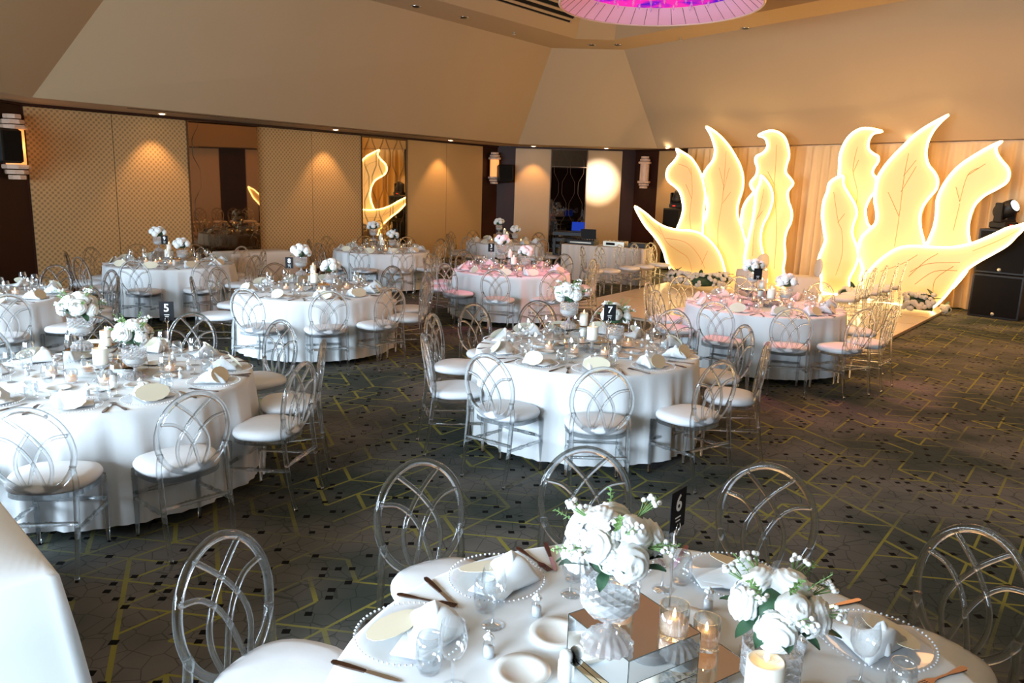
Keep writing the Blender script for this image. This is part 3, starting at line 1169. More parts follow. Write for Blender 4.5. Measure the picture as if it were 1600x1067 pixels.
def pillar(h=.11, holder=.0):
    ps = []
    if holder:
        ps.append(('glass_holder', lathe([(0, 0), (.045, 0), (.047, .006), (.02, .014), (.009, .03), (.009, holder - .02), (.03, holder - .008), (.044, holder), (.044, holder + .006), (0, holder + .002)], 24), 'crystal', True))
    ps += [('wax', lathe([(0, holder + .006), (.034, holder + .006), (.035, holder + .01), (.035, holder + h), (.031, holder + h + .002), (.026, holder + h - .006), (0, holder + h - .008)], 26), 'wax', True),
           ('flame', lathe([(0, holder + h - .004), (.0055, holder + h + .006), (.005, holder + h + .014), (0, holder + h + .03)], 8), 'flame', True)]
    return one('pillar_candle', ps)


def vase(foot_h):
    prof = [(0, 0), (.062, 0), (.066, .006), (.066, .014), (.058, .022), (.050, .034), (.030, .046), (.014, .056), (.011, .066), (.011, .066 + foot_h), (.022, .072 + foot_h), (.045, .082 + foot_h)]
    b0 = .082 + foot_h
    base = lathe(prof, 64, lambda a, z: 1 + (.05 * cos(a * 16) if z < .045 else 0))
    nb, rows = 28, 11
    V, Fc = [], []
    for i in range(rows + 1):
        z = b0 + .115 * i / rows
        r0 = .045 + .026 * min(1, i / 3.0)
        for k in range(nb):
            bump = .0045 if (i + k) % 2 else -.001
            if i == rows:
                bump = .005 * (k % 2)
            a = 2 * pi * k / nb
            V.append(Vector(((r0 + bump) * cos(a), (r0 + bump) * sin(a), z + (.006 * (k % 2) if i == rows else 0))))
    for i in range(rows):
        for k in range(nb):
            l = (k + 1) % nb
            a, b, c, d = i * nb + k, i * nb + l, (i + 1) * nb + l, (i + 1) * nb + k
            if (i + k) % 2:
                Fc += [(a, b, c), (a, c, d)]
            else:
                Fc += [(a, b, d), (b, c, d)]
    inner = lathe([(0, b0 + .012), (.058, b0 + .02), (.060, b0 + .05)], 20)
    return one('crystal_vase', [('foot', base, 'crystal', False), ('bowl', (V, Fc), 'crystal', False), ('foam', inner, 'ceramic', True)]), b0 + .115


def rose_geo(seed, cup=1.):
    """one open rose head: a dome of overlapping petals, each layer standing proud of the next"""
    rr = random.Random(seed)
    p1, p2, p3 = rr.uniform(0, 6), rr.uniform(0, 6), rr.uniform(0, 6)
    n, m, NL = 26, 30, 5.2
    V, Fc = [], []
    for i in range(n + 1):
        t = (i / n) ** 1.0
        for k in range(m):
            a = 2 * pi * k / m
            u = t * NL + a / (2 * pi) + .32 * sin(2 * a + p1) * min(1, t * 3) + .22 * sin(3 * a + p2 + t * 4) * min(1, t * 3)
            w = u - math.floor(u)
            s_ = w ** 1.6
            th = t * radians(122)
            rad = .037 * (1 + .17 * (s_ - .45) * (.5 + .7 * t)) * (1 + .05 * sin(5 * a + p3) * t)
            z = rad * cos(th) * .82
            if t < .16:
                z -= .006 * (1 - t / .16)
            V.append(Vector((rad * sin(th) * cos(a), rad * sin(th) * sin(a), z)))
    for i in range(n):
        for k in range(m):
            l = (k + 1) % m
            Fc.append((i * m + k, (i + 1) * m + k, (i + 1) * m + l, i * m + l))
    return V, Fc


ROSE = [mesh('rose', rose_geo(s), 'petal') for s in (1, 2, 3)]
ROSEC = [mesh('rose', rose_geo(s), 'petal_cream') for s in (4, 5)]


def blossoms(seed, n=16, R0=.028):
    rr = random.Random(seed)
    gs = []
    pet = lathe([(0, -.001), (.0065, .0005), (0, .002)], 5)
    for k in range(n):
        a, zz = rr.uniform(0, 2 * pi), rr.uniform(.1, 1)
        d = Vector((math.sqrt(1 - zz * zz) * cos(a), math.sqrt(1 - zz * zz) * sin(a), zz))
        q = d.to_track_quat('Z', 'X').to_matrix().to_4x4()
        for p in range(4):
            gs.append(xf(pet, T(*(d * R0)) @ q @ RZ(p * pi / 2) @ T(.006, 0, 0)))
    return join(*gs)


def berries(seed, n=9):
    rr = random.Random(seed)
    gs, st = [], []
    ball = lathe([(0, -.0065), (.005, -.003), (.0062, .001), (.004, .005), (0, .0065)], 7)
    for k in range(n):
        a = rr.uniform(0, 2 * pi)
        p = Vector((.022 * cos(a) * rr.uniform(.3, 1), .022 * sin(a) * rr.uniform(.3, 1), .045 + rr.uniform(0, .022)))
        gs.append(xf(ball, T(*p)))
        st.append(tube([(0, 0, 0), (p.x * .3, p.y * .3, .025), tuple(p)], .0012, n=4))
    return join(*gs), join(*st)


def sprig(seed):
    rr = random.Random(seed)
    gs = [tube([(0, 0, 0), (.004, 0, .04), (.0, 0, .09)], .0012, n=4)]
    for k in range(16):
        z = .02 + .07 * k / 16
        a = k * 2.4
        lf = ([Vector((0, 0, 0)), Vector((.004, .0045, .002)), Vector((.013, 0, .005)), Vector((.004, -.0045, .002))], [(0, 1, 2, 3)])
        gs.append(xf(lf, T(.002, 0, z) @ RZ(a)))
    return join(*gs)


def leaf_geo():
    V, Fc = [], []
    n = 6
    for i in range(n + 1):
        t = i / n
        w = .017 * sin(pi * (t * .93 + .05)) ** .8
        z = .008 * sin(pi * t)
        V += [Vector((t * .075, -w, z)), Vector((t * .075, 0, z - .004)), Vector((t * .075, w, z))]
    for i in range(n):
        for j in range(2):
            a = i * 3 + j
            Fc.append((a, a + 3, a + 4, a + 1))
    return V, Fc


BLO = [mesh('blossom_cluster', blossoms(s), 'petal', False) for s in (1, 2)]
bg = berries(3)
BER = mesh('berry_sprig', bg[0], 'petal')
BST = mesh('berry_stem', bg[1], 'sprig')
SPR = mesh('green_sprig', sprig(1), 'sprig', False)
LEAF = mesh('leaf', leaf_geo(), 'leaf')


def stuff(name, me, parent, mw):
    o = part(name, me, parent, mw)
    o['kind'] = 'stuff'
    return o


def bouquet_proto(seed, nr, detail=True, cream=False, name='rose_bouquet', R0=.094):
    rr = random.Random(seed)
    e = empty(name, (0, 0, -50))
    part('core', mesh('core', lathe([(0, -.06), (.05, -.05), (R0 * .86, -.01), (R0 * .8, .035), (R0 * .4, .065), (0, .07)], 14), 'leaf'), e)
    RS = ROSEC if cream else ROSE
    dirs = []
    for k in range(nr):
        # golden spiral over the upper dome
        zz = 1 - (k + .5) / nr * 1.22
        a = k * 2.39996 + rr.uniform(-.2, .2)
        s = math.sqrt(max(0, 1 - zz * zz))
        d = Vector((s * cos(a), s * sin(a), zz))
        dirs.append(d)
        q = d.to_track_quat('Z', 'X').to_matrix().to_4x4()
        sc = rr.uniform(1.15, 1.4)
        p = Vector((d.x * R0, d.y * R0, d.z * R0 * .78))
        part('rose', RS[k % len(RS)], e, T(*p) @ q @ RZ(rr.uniform(0, 6)) @ Matrix.Scale(sc, 4))
    nb = 13 if detail else 4
    for k in range(nb):
        a = rr.uniform(0, 2 * pi)
        zz = rr.uniform(-.1, .9)
        s = math.sqrt(1 - zz * zz)
        d = Vector((s * cos(a), s * sin(a), zz))
        q = d.to_track_quat('Z', 'X').to_matrix().to_4x4()
        p = Vector((d.x * R0, d.y * R0, d.z * R0 * .78)) * .95
        stuff('blossom_cluster', BLO[k % 2], e, T(*p) @ q @ Matrix.Scale(1.15, 4))
    if detail:
        for k in range(7):
            a = 2 * pi * k / 7 + rr.uniform(-.3, .3)
            d = Vector((cos(a), sin(a), rr.uniform(.25, 1.2))).normalized()
            q = d.to_track_quat('Z', 'X').to_matrix().to_4x4()
            p = d * R0 * .95
            b = part('berry_sprig', BER, e, T(*p) @ q @ Matrix.Scale(1.1, 4))
            part('stem', BST, b)
        for k in range(6):
            a = 2 * pi * k / 6 + .5
            d = Vector((cos(a), sin(a), rr.uniform(.1, 1.4))).normalized()
            q = d.to_track_quat('Z', 'X').to_matrix().to_4x4()
            stuff('green_sprig', SPR, e, T(*(d * R0 * .95)) @ q)
    for k in range(11 if detail else 7):
        a = 2 * pi * k / 11 + rr.uniform(-.2, .2)
        part('leaf', LEAF, e, T(cos(a) * R0 * .75, sin(a) * R0 * .75, rr.uniform(-.045, .02)) @ RZ(a) @ RY(rr.uniform(-.6, .5)) @ Matrix.Scale(rr.uniform(.8, 1.2), 4))
    return Proto(e)


CHARGER, NAPKIN, MENU, KNIFE, FORK = charger(), napkin(), menu_card(), knife(), fork()
WINE, TUMB, FAV, SIDE, SHAKER, VOT = wine(), tumbler(), favour(), side_plate(), shaker(), votive()
VASE, VTOP = vase(.010)
PILLAR, PILLARH = pillar(), pillar(.085, .075)
BOUQ = [bouquet_proto(11, 9), bouquet_proto(23, 9)]
BOUQF = [bouquet_proto(31, 8, False), bouquet_proto(47, 8, False)]


def mirror_box(w, d, h):
    e = empty('mirror_box', (0, 0, -50))
    part('mirror_top', mesh('mirror_top', box((0, 0, h - .001), (w, d, .002)), 'mirror', False), e)
    sx = mesh('mirror_side', box((0, 0, h / 2 - .001), (w, .002, h - .003)), 'mirror', False)
    sy = mesh('mirror_side', box((0, 0, h / 2 - .001), (.002, d, h - .003)), 'mirror', False)
    for s in (-1, 1):
        part('mirror_side', sx, e, T(0, s * (d / 2 - .001), 0))
        part('mirror_side', sy, e, T(s * (w / 2 - .001), 0, 0))
    c = [(-w / 2, -d / 2), (w / 2, -d / 2), (w / 2, d / 2), (-w / 2, d / 2)]
    ed_ = [tube([(c[i][0], c[i][1], h), (c[(i + 1) % 4][0], c[(i + 1) % 4][1], h)], .0012, n=4) for i in range(4)]
    ed_ += [tube([(x, y, .001), (x, y, h)], .0012, n=4) for x, y in c]
    part('edge', mesh('edge', join(*ed_), 'mirror_edge'), e)
    return Proto(e)


BOXL, BOXT = mirror_box(.426, .274, .06), mirror_box(.25, .25, .12)

# ------------------------------------------------------------------ tables


def cloth_geo(seed, Rt=.915, z1=.752, hem=.07):
    rr = random.Random(seed)
    N = 200
    ph = [rr.uniform(0, 6.28) for _ in range(6)]

    def fold(a):
        f = .6 * sin(17 * a + ph[0] + 1.3 * sin(3 * a + ph[1])) + .35 * sin(31 * a + ph[2] + sin(5 * a + ph[3])) + .25 * sin(11 * a + ph[4])
        return f
    V, Fc = [Vector((0, 0, z1))], []
    lv = [(.45, 0), (.82, 0), (.89, 0)]
    for r, _ in lv:
        for k in range(N):
            a = 2 * pi * k / N
            V.append(Vector((r * cos(a), r * sin(a), z1)))
    drops = [.004, .016, .05, .12, .22, .34, .46, .58, .66, z1 - hem]
    for d in drops:
        t = d / (z1 - hem)
        for k in range(N):
            a = 2 * pi * k / N
            amp = .034 * min(1, t * 2.2) ** .9
            f = fold(a)
            r = Rt + (-.006 if d < .01 else .004) + .028 * t + amp * f + .008 * t * sin(57 * a + ph[5])
            zz = z1 - d + (.008 * f if t > .99 else 0)
            V.append(Vector((r * cos(a), r * sin(a), zz)))
    for k in range(N):
        Fc.append((0, 1 + k, 1 + (k + 1) % N))
    for q in range(len(lv) + len(drops) - 1):
        for k in range(N):
            l = (k + 1) % N
            a = 1 + q * N
            Fc.append((a + k, a + N + k, a + N + l, a + l))
    return V, Fc


CLOTH = []
for s in (1, 2):
    CLOTH.append(Proto(put('tablecloth', mesh('tablecloth', cloth_geo(s), 'cloth'))))


def table_proto():
    e = empty('round_table', (0, 0, -50))
    part('tabletop', mesh('tabletop', lathe([(0, .715), (.895, .715), (.9, .72), (.9, .742), (.895, .746), (0, .746)], 48), 'grey'), e)
    for k in range(4):
        a = pi / 4 + k * pi / 2
        part('leg', mesh('leg', tube([(.62 * cos(a), .62 * sin(a), 0), (.52 * cos(a), .52 * sin(a), .71)], .016, n=8), 'blackplastic'), e)
    return Proto(e)


TABLE = table_proto()

# name: centre, words, (chair angle, radius of the back) list, detail, cloth
TB = {
    'T6': ((.436, 1.846), 'foreground table', [(123, 1.46), (94, 1.45), (62, 1.47), (30, 1.43), (161, 1.44)], 3),
    'T5': ((-2.696, 5.011), 'left table signed 5', [(-77, 1.29), (-45, 1.30), (-8, 1.30), (21, 1.38), (58, 1.45), (92, 1.45), (122, 1.42), (155, 1.4), (-172, 1.4), (-115, 1.33)], 2),
    'T7': ((.626, 6.333), 'central table signed 7', [(-91, 1.39), (-125, 1.34), (-160, 1.32), (160, 1.40), (131, 1.50), (104, 1.46), (76, 1.46), (50, 1.45), (15, 1.44), (-17, 1.40), (-53, 1.32)], 2),
    'T8': ((-2.419, 9.334), 'middle left table signed 8', [(-106, 1.35), (-70, 1.33), (-38, 1.33), (-9, 1.38), (24, 1.42), (60, 1.45), (94, 1.45), (125, 1.45), (160, 1.42), (-158, 1.28)], 1),
    'T1': ((3.005, 9.181), 'pink table nearest stage', [(-129, 1.30), (-95, 1.34), (-65, 1.41), (-40, 1.41), (-3, 1.29), (44, 1.45), (86, 1.45), (119, 1.5), (157, 1.39), (-167, 1.30)], 1),
    'T3': ((-.043, 12.186), 'pink table further back', [(-97, 1.6), (-68, 1.6), (-134, 1.34), (-20, 1.28), (16, 1.35), (52, 1.42), (88, 1.42), (124, 1.42), (160, 1.4), (-166, 1.35)], 1),
    'T9': ((-5.235, 11.736), 'rear table by woven panels', [(-85, 1.19), (-46, 1.18), (-8, 1.15), (28, 1.3), (60, 1.35), (98, 1.4), (135, 1.4), (168, 1.35), (-158, 1.3), (-122, 1.3)], 1),
    'T10': ((-2.584, 15.071), 'rear table by gold mirror', [(-97, 1.29), (-65, 1.41), (-30, 1.35), (5, 1.35), (42, 1.4), (78, 1.4), (114, 1.4), (150, 1.4), (-172, 1.35), (-135, 1.3)], 1),
    'T2': ((-.22, 18.1), 'farthest table by pier', [(-90, 1.3), (-54, 1.35), (-18, 1.35), (18, 1.35), (54, 1.35), (90, 1.35), (126, 1.35), (162, 1.35), (-162, 1.35), (-126, 1.35)], 0),
    'T4': ((-5.75, 8.15), 'table cut by left edge', [(-45, 1.36), (-10, 1.35), (22, 1.35), (50, 1.4), (88, 1.4), (-80, 1.35)], 1),
}
PNAMES = ['front centre', 'front right', 'right, toward the front', 'right, toward the back', 'back right', 'back centre', 'back left', 'left, toward the back', 'left, toward the front', 'front left']


def names_for(angs):
    """a distinct wording for each place around one table, from its direction as seen in the picture"""
    out = {}
    left = sorted([a for a in angs if cos(radians(a)) < -.17], key=lambda a: sin(radians(a)))
    right = sorted([a for a in angs if cos(radians(a)) > .17], key=lambda a: sin(radians(a)))
    mid = [a for a in angs if abs(cos(radians(a))) <= .17]
    ordn = ['nearest', 'second', 'third', 'fourth', 'fifth', 'sixth']
    for side, L in (('left', left), ('right', right)):
        for k, a in enumerate(L):
            out[a] = '%s on %s' % ('rearmost' if k == len(L) - 1 and k > 0 else ordn[k], side)
    for a in mid:
        out[a] = 'front centre' if sin(radians(a)) < 0 else 'back centre'
    return out


mid_x = {}
for key, (c, words, chairs, det) in TB.items():
    e = TABLE.place((c[0], c[1], 0), R.uniform(0, 1), 'round folding table hidden under white cloth, ' + words, 'table', 'round banquet tables')
    o = CLOTH[len(key) % 2].place((c[0], c[1], 0), R.uniform(0, 6), 'white floor-length round cloth, ' + words, 'tablecloth', 'round white tablecloths')
    nm = names_for([a for a, _ in chairs])
    for a, r in chairs:
        q = radians(a)
        # the chair origin lies .215 in front of the back
        rc = max(r, 1.35) - .215
        CHAIR.place((c[0] + rc * cos(q), c[1] + rc * sin(q), 0), q + pi / 2 + R.uniform(-.09, .09),
                    'clear oval-back chair, %s, %s' % (nm[a], words), 'chair', 'clear chairs around the round tables')
    # place settings
    places = [a for a, _ in chairs]
    if key == 'T6':
        places = [161, 128, 95, 61, 22, -11]
        nm = {161: 'leftmost', 128: 'second from left', 95: 'behind tall flowers', 61: 'behind low flowers', 22: 'rightmost', -11: 'bottom right'}
    for a in places:
        q = radians(a)
        m0 = T(c[0], c[1], .753) @ RZ(q)

        def at(x, y, z=0.):
            return (m0 @ Vector((x, y, z)))
        w = '%s, %s' % (nm[a], words)
        ws = nm[a] + ', ' + words
        j = R.uniform
        CHARGER.place(at(.755, 0), j(0, 6), 'clear beaded charger plate, ' + ws, 'plate', 'beaded charger plates')
        NAPKIN.place(at((.735 if key != 'T6' else .70) + j(-.01, .01), .015 + j(-.01, .01), .006), q + (pi * .62 if key in ('T6',) else pi * .5) + j(-.35, .35), 'folded white napkin, ' + ws, 'napkin', 'folded napkins')
        tl = radians(56 if key != 'T6' else 9) + j(-.1, .1)
        mrot = (RZ(q + pi / 2 + j(-.45, .45)) @ RX(pi + tl) @ Matrix.Identity(4))
        mo = MENU.place(at(.80, .005 + j(-.01, .01), .058 if key != 'T6' else .030), 0, 'cream scalloped menu card, ' + ws, 'card', 'scalloped menu cards')
        mo.rotation_euler = (RZ(q - pi / 2 + j(-.4, .4)) @ RX(-tl)).to_euler()
        KNIFE.place(at(.79, .205), q + pi + j(-.08, .08), 'bronze handled knife, ' + ws, 'knife', 'table knives')
        FORK.place(at(.80, -.195), q + pi + j(-.1, .1), 'bronze coloured fork, ' + ws, 'fork', 'table forks')
        if det >= 1:
            WINE.place(at(.53 + j(-.01, .01), .18 + j(-.01, .01)), j(0, 6), 'stemmed wine glass, ' + ws, 'glass', 'stemmed wine glasses')
            TUMB.place(at(.62 + j(-.01, .01), .145 + j(-.01, .01)), j(0, 6), 'stemless water glass, ' + ws, 'glass', 'stemless water glasses')
            FAV.place(at(.50, .02 + j(-.02, .02)), j(0, 6), 'favour jar with white flower lid, ' + ws, 'favour', 'favour jars')
        if det >= 2 and a not in (95,):
            SIDE.place(at(.385, .05), j(0, 6), 'white side plate, ' + ws, 'plate', 'white side plates')

# ------------------------------------------------------------------ centrepieces
sign_m = {}


def sign(loc, rz, text, label, lean=0., small=True, h=.13, rodh=None):
    """black number card on a thin metal rod; loc is the foot on the table, card centre at rodh above it"""
    e = empty('table_sign', loc, rz)
    part('rod', mesh('rod', join(tube([(0, .004, .004), (0, .004, rodh - .02)], .0032, n=6), lathe([(0, 0), (.026, 0), (.026, .004), (.004, .008)], 18)), 'chrome'), e)
    clip = join(*[tube(smooth_path([(0, -.001, rodh - .085), (s * .012, -.003, rodh - .07), (s * .012, -.006, rodh - .055), (s * .006, -.006, rodh - .045)], 3), .0022, n=5) for s in (-1, 1)])
    part('clip', mesh('clip', clip, 'chrome'), e)
    card = part('card', mesh('card', box((0, 0, rodh), (.095, .003, h)), 'black', False), e)
    if text:
        cu = bpy.data.curves.new('digit', 'FONT')
        cu.body = text
        cu.size = .075
        cu.align_x = 'CENTER'
        cu.align_y = 'CENTER'
        cu.extrude = .0005
        cu.offset = .0012
        cu.materials.append(M['white'])
        tmp = bpy.data.objects.new('digit_curve', cu)
        COL.objects.link(tmp)
        dme = bpy.data.meshes.new_from_object(tmp.evaluated_get(bpy.context.evaluated_depsgraph_get()))
        bpy.data.objects.remove(tmp)
        t = bpy.data.objects.new('digit', dme)
        COL.objects.link(t)
        t.parent = card
        t.matrix_local = T(0, -.003, rodh + .02) @ RX(pi / 2)
    if small:
        ln = join(*[box((0, -.0025, rodh - .025 - .012 * k), (.034 - .008 * k, .001, .004)) for k in range(2)])
        q = bpy.data.objects.new('small_print', mesh('small_print', ln, 'white', False))
        COL.objects.link(q)
        q.parent = card
    if lean:
        e.rotation_euler = (0, lean, rz)
    tag(e, label, 'sign', 'black table signs')
    return e


SG = {'T7': ((.14, -.30), '7', .36, .0), 'T5': ((.35, .15), '5', .42, .1), 'T8': ((-.22, -.28), '8', .35, -.1), 'T9': ((0., -.15), '9', .36, .05),
      'T10': ((.27, -.1), '1', .36, .1), 'T3': ((-.32, -.2), '3', .36, .0), 'T1': ((-.17, -.2), '', .39, .0)}
for k, (key, (c, words, chairs, det)) in enumerate(TB.items()):
    if key == 'T4':
        tall, low = (-.16, 0), (.2, 0)
    elif key == 'T6':
        tall, low = (-.170, -.060), (.250, -.010)
    else:
        tall, low = (-.16, .0), (.22, .03)
    zt = .753
    rot = radians(33) if key == 'T6' else R.uniform(.1, .5)
    bc = (-.004, .055) if key == 'T6' else (-.03, .06)
    BOXL.place((c[0] + bc[0], c[1] + bc[1], zt), rot, 'low wide mirrored box at the centre of ' + words, 'box', 'low mirrored boxes')
    tc_ = (-.085, .05) if key == 'T6' else (-.12, .03)
    BOXT.place((c[0] + tc_[0], c[1] + tc_[1], zt + .061), rot, 'smaller mirrored box on the low one on ' + words, 'box', 'upper mirrored boxes')
    zb = zt + .182
    VASE.place((c[0] + tall[0], c[1] + tall[1], zb), 0, 'diamond cut crystal vase on the mirrored box on ' + words, 'vase', 'crystal vases')
    VASE.place((c[0] + low[0] + (.0), c[1] + low[1] - (.10 if key != 'T6' else .06), zt), .3, 'diamond cut crystal vase standing low on the cloth of ' + words, 'vase', 'crystal vases')
    B = BOUQ if det >= 2 else BOUQF
    zf = VTOP + .062
    B[0].place((c[0] + tall[0], c[1] + tall[1], zb + zf), R.uniform(0, 6), 'white rose bouquet in the raised vase on ' + words, 'bouquet', 'white bouquets')
    B[1].place((c[0] + low[0], c[1] + low[1] - (.10 if key != 'T6' else .06), zt + zf + .025), R.uniform(0, 6), 'white rose bouquet in the lower vase on ' + words, 'bouquet', 'white bouquets')
    if key == 'T6':
        VOT.place((.447, 1.845, zb), 0, 'lit votive candle in a glass on the upper mirrored box of the foreground table', 'candle', 'votive candles', scale=1.22)
        VOT.place((.575, 1.985, zt + .061), 0, 'second lit votive candle behind the box corner of the foreground table', 'candle', 'votive candles')
        VOT.place((.33, 2.0, zb), 0, 'clear votive glass behind the raised vase foot of the foreground table', 'candle', 'votive candles')
        pp = on_z(1198, 1026, .975)
        PILLARH.place((pp.x, pp.y, zt), 0, 'white pillar candle on beaded glass holder before the lower bouquet, foreground table', 'candle', 'pillar candles', scale=1.32)
        SHAKER.place((.175, 1.905, zt), 0, 'white ceramic shaker beside the mirrored boxes of the foreground table', 'shaker')
        sign((.535, 2.27, zt), radians(50), '6', 'black card numbered 6 on a metal rod, turned sideways, on the foreground table', rodh=.35)
    else:
        PILLAR.place((c[0] - .03, c[1] + .06, zb), 0, 'lit white pillar candle on the upper mirrored box of ' + words, 'candle', 'pillar candles')
        PILLARH.place((c[0] + .03, c[1] - .13, zt), 0, 'pillar candle on glass holder before mirrored boxes, ' + words, 'candle', 'pillar candles')
        for q, (dx, dy, ww) in enumerate(((-.32, -.1, 'left of'), (-.12, -.22, 'front left of'), (.12, -.27, 'front right of'), (.36, .12, 'right of'), (.02, .28, 'behind'))):
            VOT.place((c[0] + dx, c[1] + dy, zt), 0, 'lit votive candle %s the mirrored boxes on %s' % (ww, words), 'candle', 'votive candles')
        if det >= 1:
            SHAKER.place((c[0] + .2, c[1] - .32, zt), 0, 'white ceramic shaker front right of the boxes on ' + words, 'shaker', 'white shakers')
        if key in SG:
            (dx, dy), txt, hh, rz = SG[key]
            sign((c[0] + dx, c[1] + dy, zt), rz, txt, ('black card with small white lines on a rod on ' if not txt else 'black number card on a rod on ') + words, rodh=hh)

# ------------------------------------------------------------------ chair rows beside the dance floor
dL = atan2(-.63, .78)
for k, (x, y, t) in enumerate(((1.34, 15.1, .35), (1.68, 15.25, .05), (2.16, 15.88, .0), (2.53, 16.3, 0), (2.96, 16.8, -.15))):
    a = dL + t
    CHAIR.place((x + .215 * cos(a), y + .215 * sin(a), 0.0), a - pi / 2, 'gold lit chair, %s from near end of row before the skirted desk' % ('first', 'second', 'third', 'fourth', 'fifth')[k], 'chair', 'chairs in a row left of the dance floor')
for k, (x, y) in enumerate(((5.22, 11.55), (5.55, 11.98), (5.95, 12.45), (6.35, 12.9), (6.68, 13.3))):
    a = dL + pi + (0.05 * k)
    CHAIR.place((x + .215 * cos(a), y + .215 * sin(a), .0505), a - pi / 2, 'clear chair, %s from near end of row right of dance floor' % ('first', 'second', 'third', 'fourth', 'fifth')[k], 'chair', 'chairs in a row right of the dance floor')

# couple's chairs in white covers
def covered_chair(loc, rz, label):
    e = empty('covered_chair', loc, rz)
    sk = superell(.27, .26, .26, 32, 4, 0)
    V, Fc = [], []
    n = len(sk)
    for kk, z in ((1.02, .0), (1.0, .2), (1.0, .42), (.96, .465), (.7, .475)):
        for x, y in sk:
            V.append(Vector((x * kk, y * kk, z)))
    for q in range(4):
        for i in range(n):
            jn = (i + 1) % n
            Fc.append((q * n + i, q * n + jn, q * n + n + jn, q * n + n + i))
    Fc.append(tuple(4 * n + i for i in range(n)))
    part('seat_cover', mesh('seat_cover', (V, Fc), 'cloth_warm'), e)
    bk = xf(lathe([(0, -.03), (.17, -.028), (.195, -.01), (.195, .01), (.17, .028), (0, .03)], 32), T(0, -.235, .64) @ RX(pi / 2 + .08) @ Matrix.Diagonal((1, .92, 1, 1)))
    part('backrest', mesh('backrest', bk, 'cloth_warm'), e)
    tag(e, label, 'chair', "covered chairs of the couple")


covered_chair((4.85, 15.75, .0505), radians(35), 'white covered chair with a round back, left of the two before the glowing leaves')
covered_chair((5.55, 14.75, .0505), radians(85), 'white covered chair with a round back, right of the two before the glowing leaves')

# floor flowers in front of the leaves


def mound(pts, hgt, label, seed):
    rr = random.Random(seed)
    e = empty('floor_flowers', (0, 0, 0))
    path = [Vector(p) for p in pts]
    L = sum((b - a).length for a, b in zip(path, path[1:]))
    core = tube([p + Vector((0, 0, hgt * .4)) for p in smooth_path(path, 5)], hgt * .26, n=8)
    part('core', mesh('core', core, 'leaf'), e)
    cnt = int(L * 110)
    for k in range(cnt):
        t = rr.random() * (len(path) - 1)
        i = min(int(t), len(path) - 2)
        p = path[i].lerp(path[i + 1], t - i)
        a = rr.uniform(-.5, pi + .5)
        fd = (path[i + 1] - path[i]).normalized()
        nd = Vector((fd.y, -fd.x, 0))
        d = (nd * cos(a) + Vector((0, 0, 1)) * max(-.5, sin(a))).normalized()
        q = d.to_track_quat('Z', 'X').to_matrix().to_4x4()
        pos = p + Vector((0, 0, hgt * .38)) + d * hgt * .38
        part('rose', ROSEC[k % 2], e, T(*pos) @ q @ Matrix.Scale(rr.uniform(1.0, 1.5), 4))
    for k in range(int(L * 22)):
        t = rr.random() * (len(path) - 1)
        i = min(int(t), len(path) - 2)
        p = path[i].lerp(path[i + 1], t - i)
        part('leaf', LEAF, e, T(p.x, p.y, hgt * rr.uniform(.3, .85)) @ RZ(rr.uniform(0, 6.28)) @ RY(rr.uniform(-1.2, .3)) @ Matrix.Scale(rr.uniform(1.8, 3.2), 4))
    tag(e, label, 'flowers', 'flower mounds below the glowing leaves')


def fl(*px):
    return [tuple(on_z(x, y, .05)) for x, y in px]


mound(fl((1046, 444), (1072, 449), (1100, 452), (1136, 449)), .40, 'long low mound of cream roses below the left glowing leaves', 5)
mound(fl((1318, 468), (1348, 466), (1380, 474)), .3, 'low mound of leaves and roses below the middle of the glowing leaves', 6)
mound(fl((1412, 487), (1436, 490), (1456, 492)), .46, 'pale flower mound at the right corner of the dance floor', 8)
mound(fl((1474, 487), (1482, 489)), .14, 'small cream posy at the foot of the curtain', 9)

# ------------------------------------------------------------------ walls: lamps and speakers


def wall_lamp(fr, u, z, lit, label, sc=1.):
    e = empty('wall_lamp', (0, 0, 0))
    e.matrix_world = fr @ T(u, .15, z) @ Matrix.Scale(sc, 4)
    part('back_plate', mesh('back_plate', box((0, -.12, 0), (.14, .04, .7), .005), 'bronze', False), e)
    part('shade', mesh('shade', lathe([(0, -.24), (.115, -.24), (.125, -.22), (.125, .22), (.115, .24), (0, .24)], 12), 'amber_lit' if lit else 'amber', False), e)
    dn = mesh('step_ring', lathe([(0, -.028), (.14, -.028), (.145, 0), (.14, .028), (0, .028)], 8), 'amber', False)
    for s in (-1, 1):
        for q, (r, z0) in enumerate(((1.22, .26), (1.0, .33), (.78, .40))):
            part('step_ring', dn, e, T(0, 0, s * z0) @ RZ(.3 * q) @ Matrix.Diagonal((r, r, 1, 1)))
    tag(e, label, 'lamp', 'carved alabaster wall lamps')
    if lit:
        p = fr @ Vector((u, .33, z))
        light('wall_lamp_glow', 'POINT', p, p + Vector((0, 0, -1)), (1, .5, .2), 5, shadow_soft_size=.12)


fA, fB, fC, fD = frame(A0, AB), frame(AB, BC), frame(BC, C1), frame(D1, A0)
wall_lamp(fA, 11.83, 2.5, True, 'lit amber carved wall lamp on the dark pier right of the gold panels')
wall_lamp(fC, .55, 2.5, False, 'pale carved wall lamp on the dark wall left of the glowing leaves')
LD = (A0 - D1).length
wall_lamp(fD, LD - .42, 2.42, True, 'large carved wall lamp behind the black speaker at the left edge', 1.15)


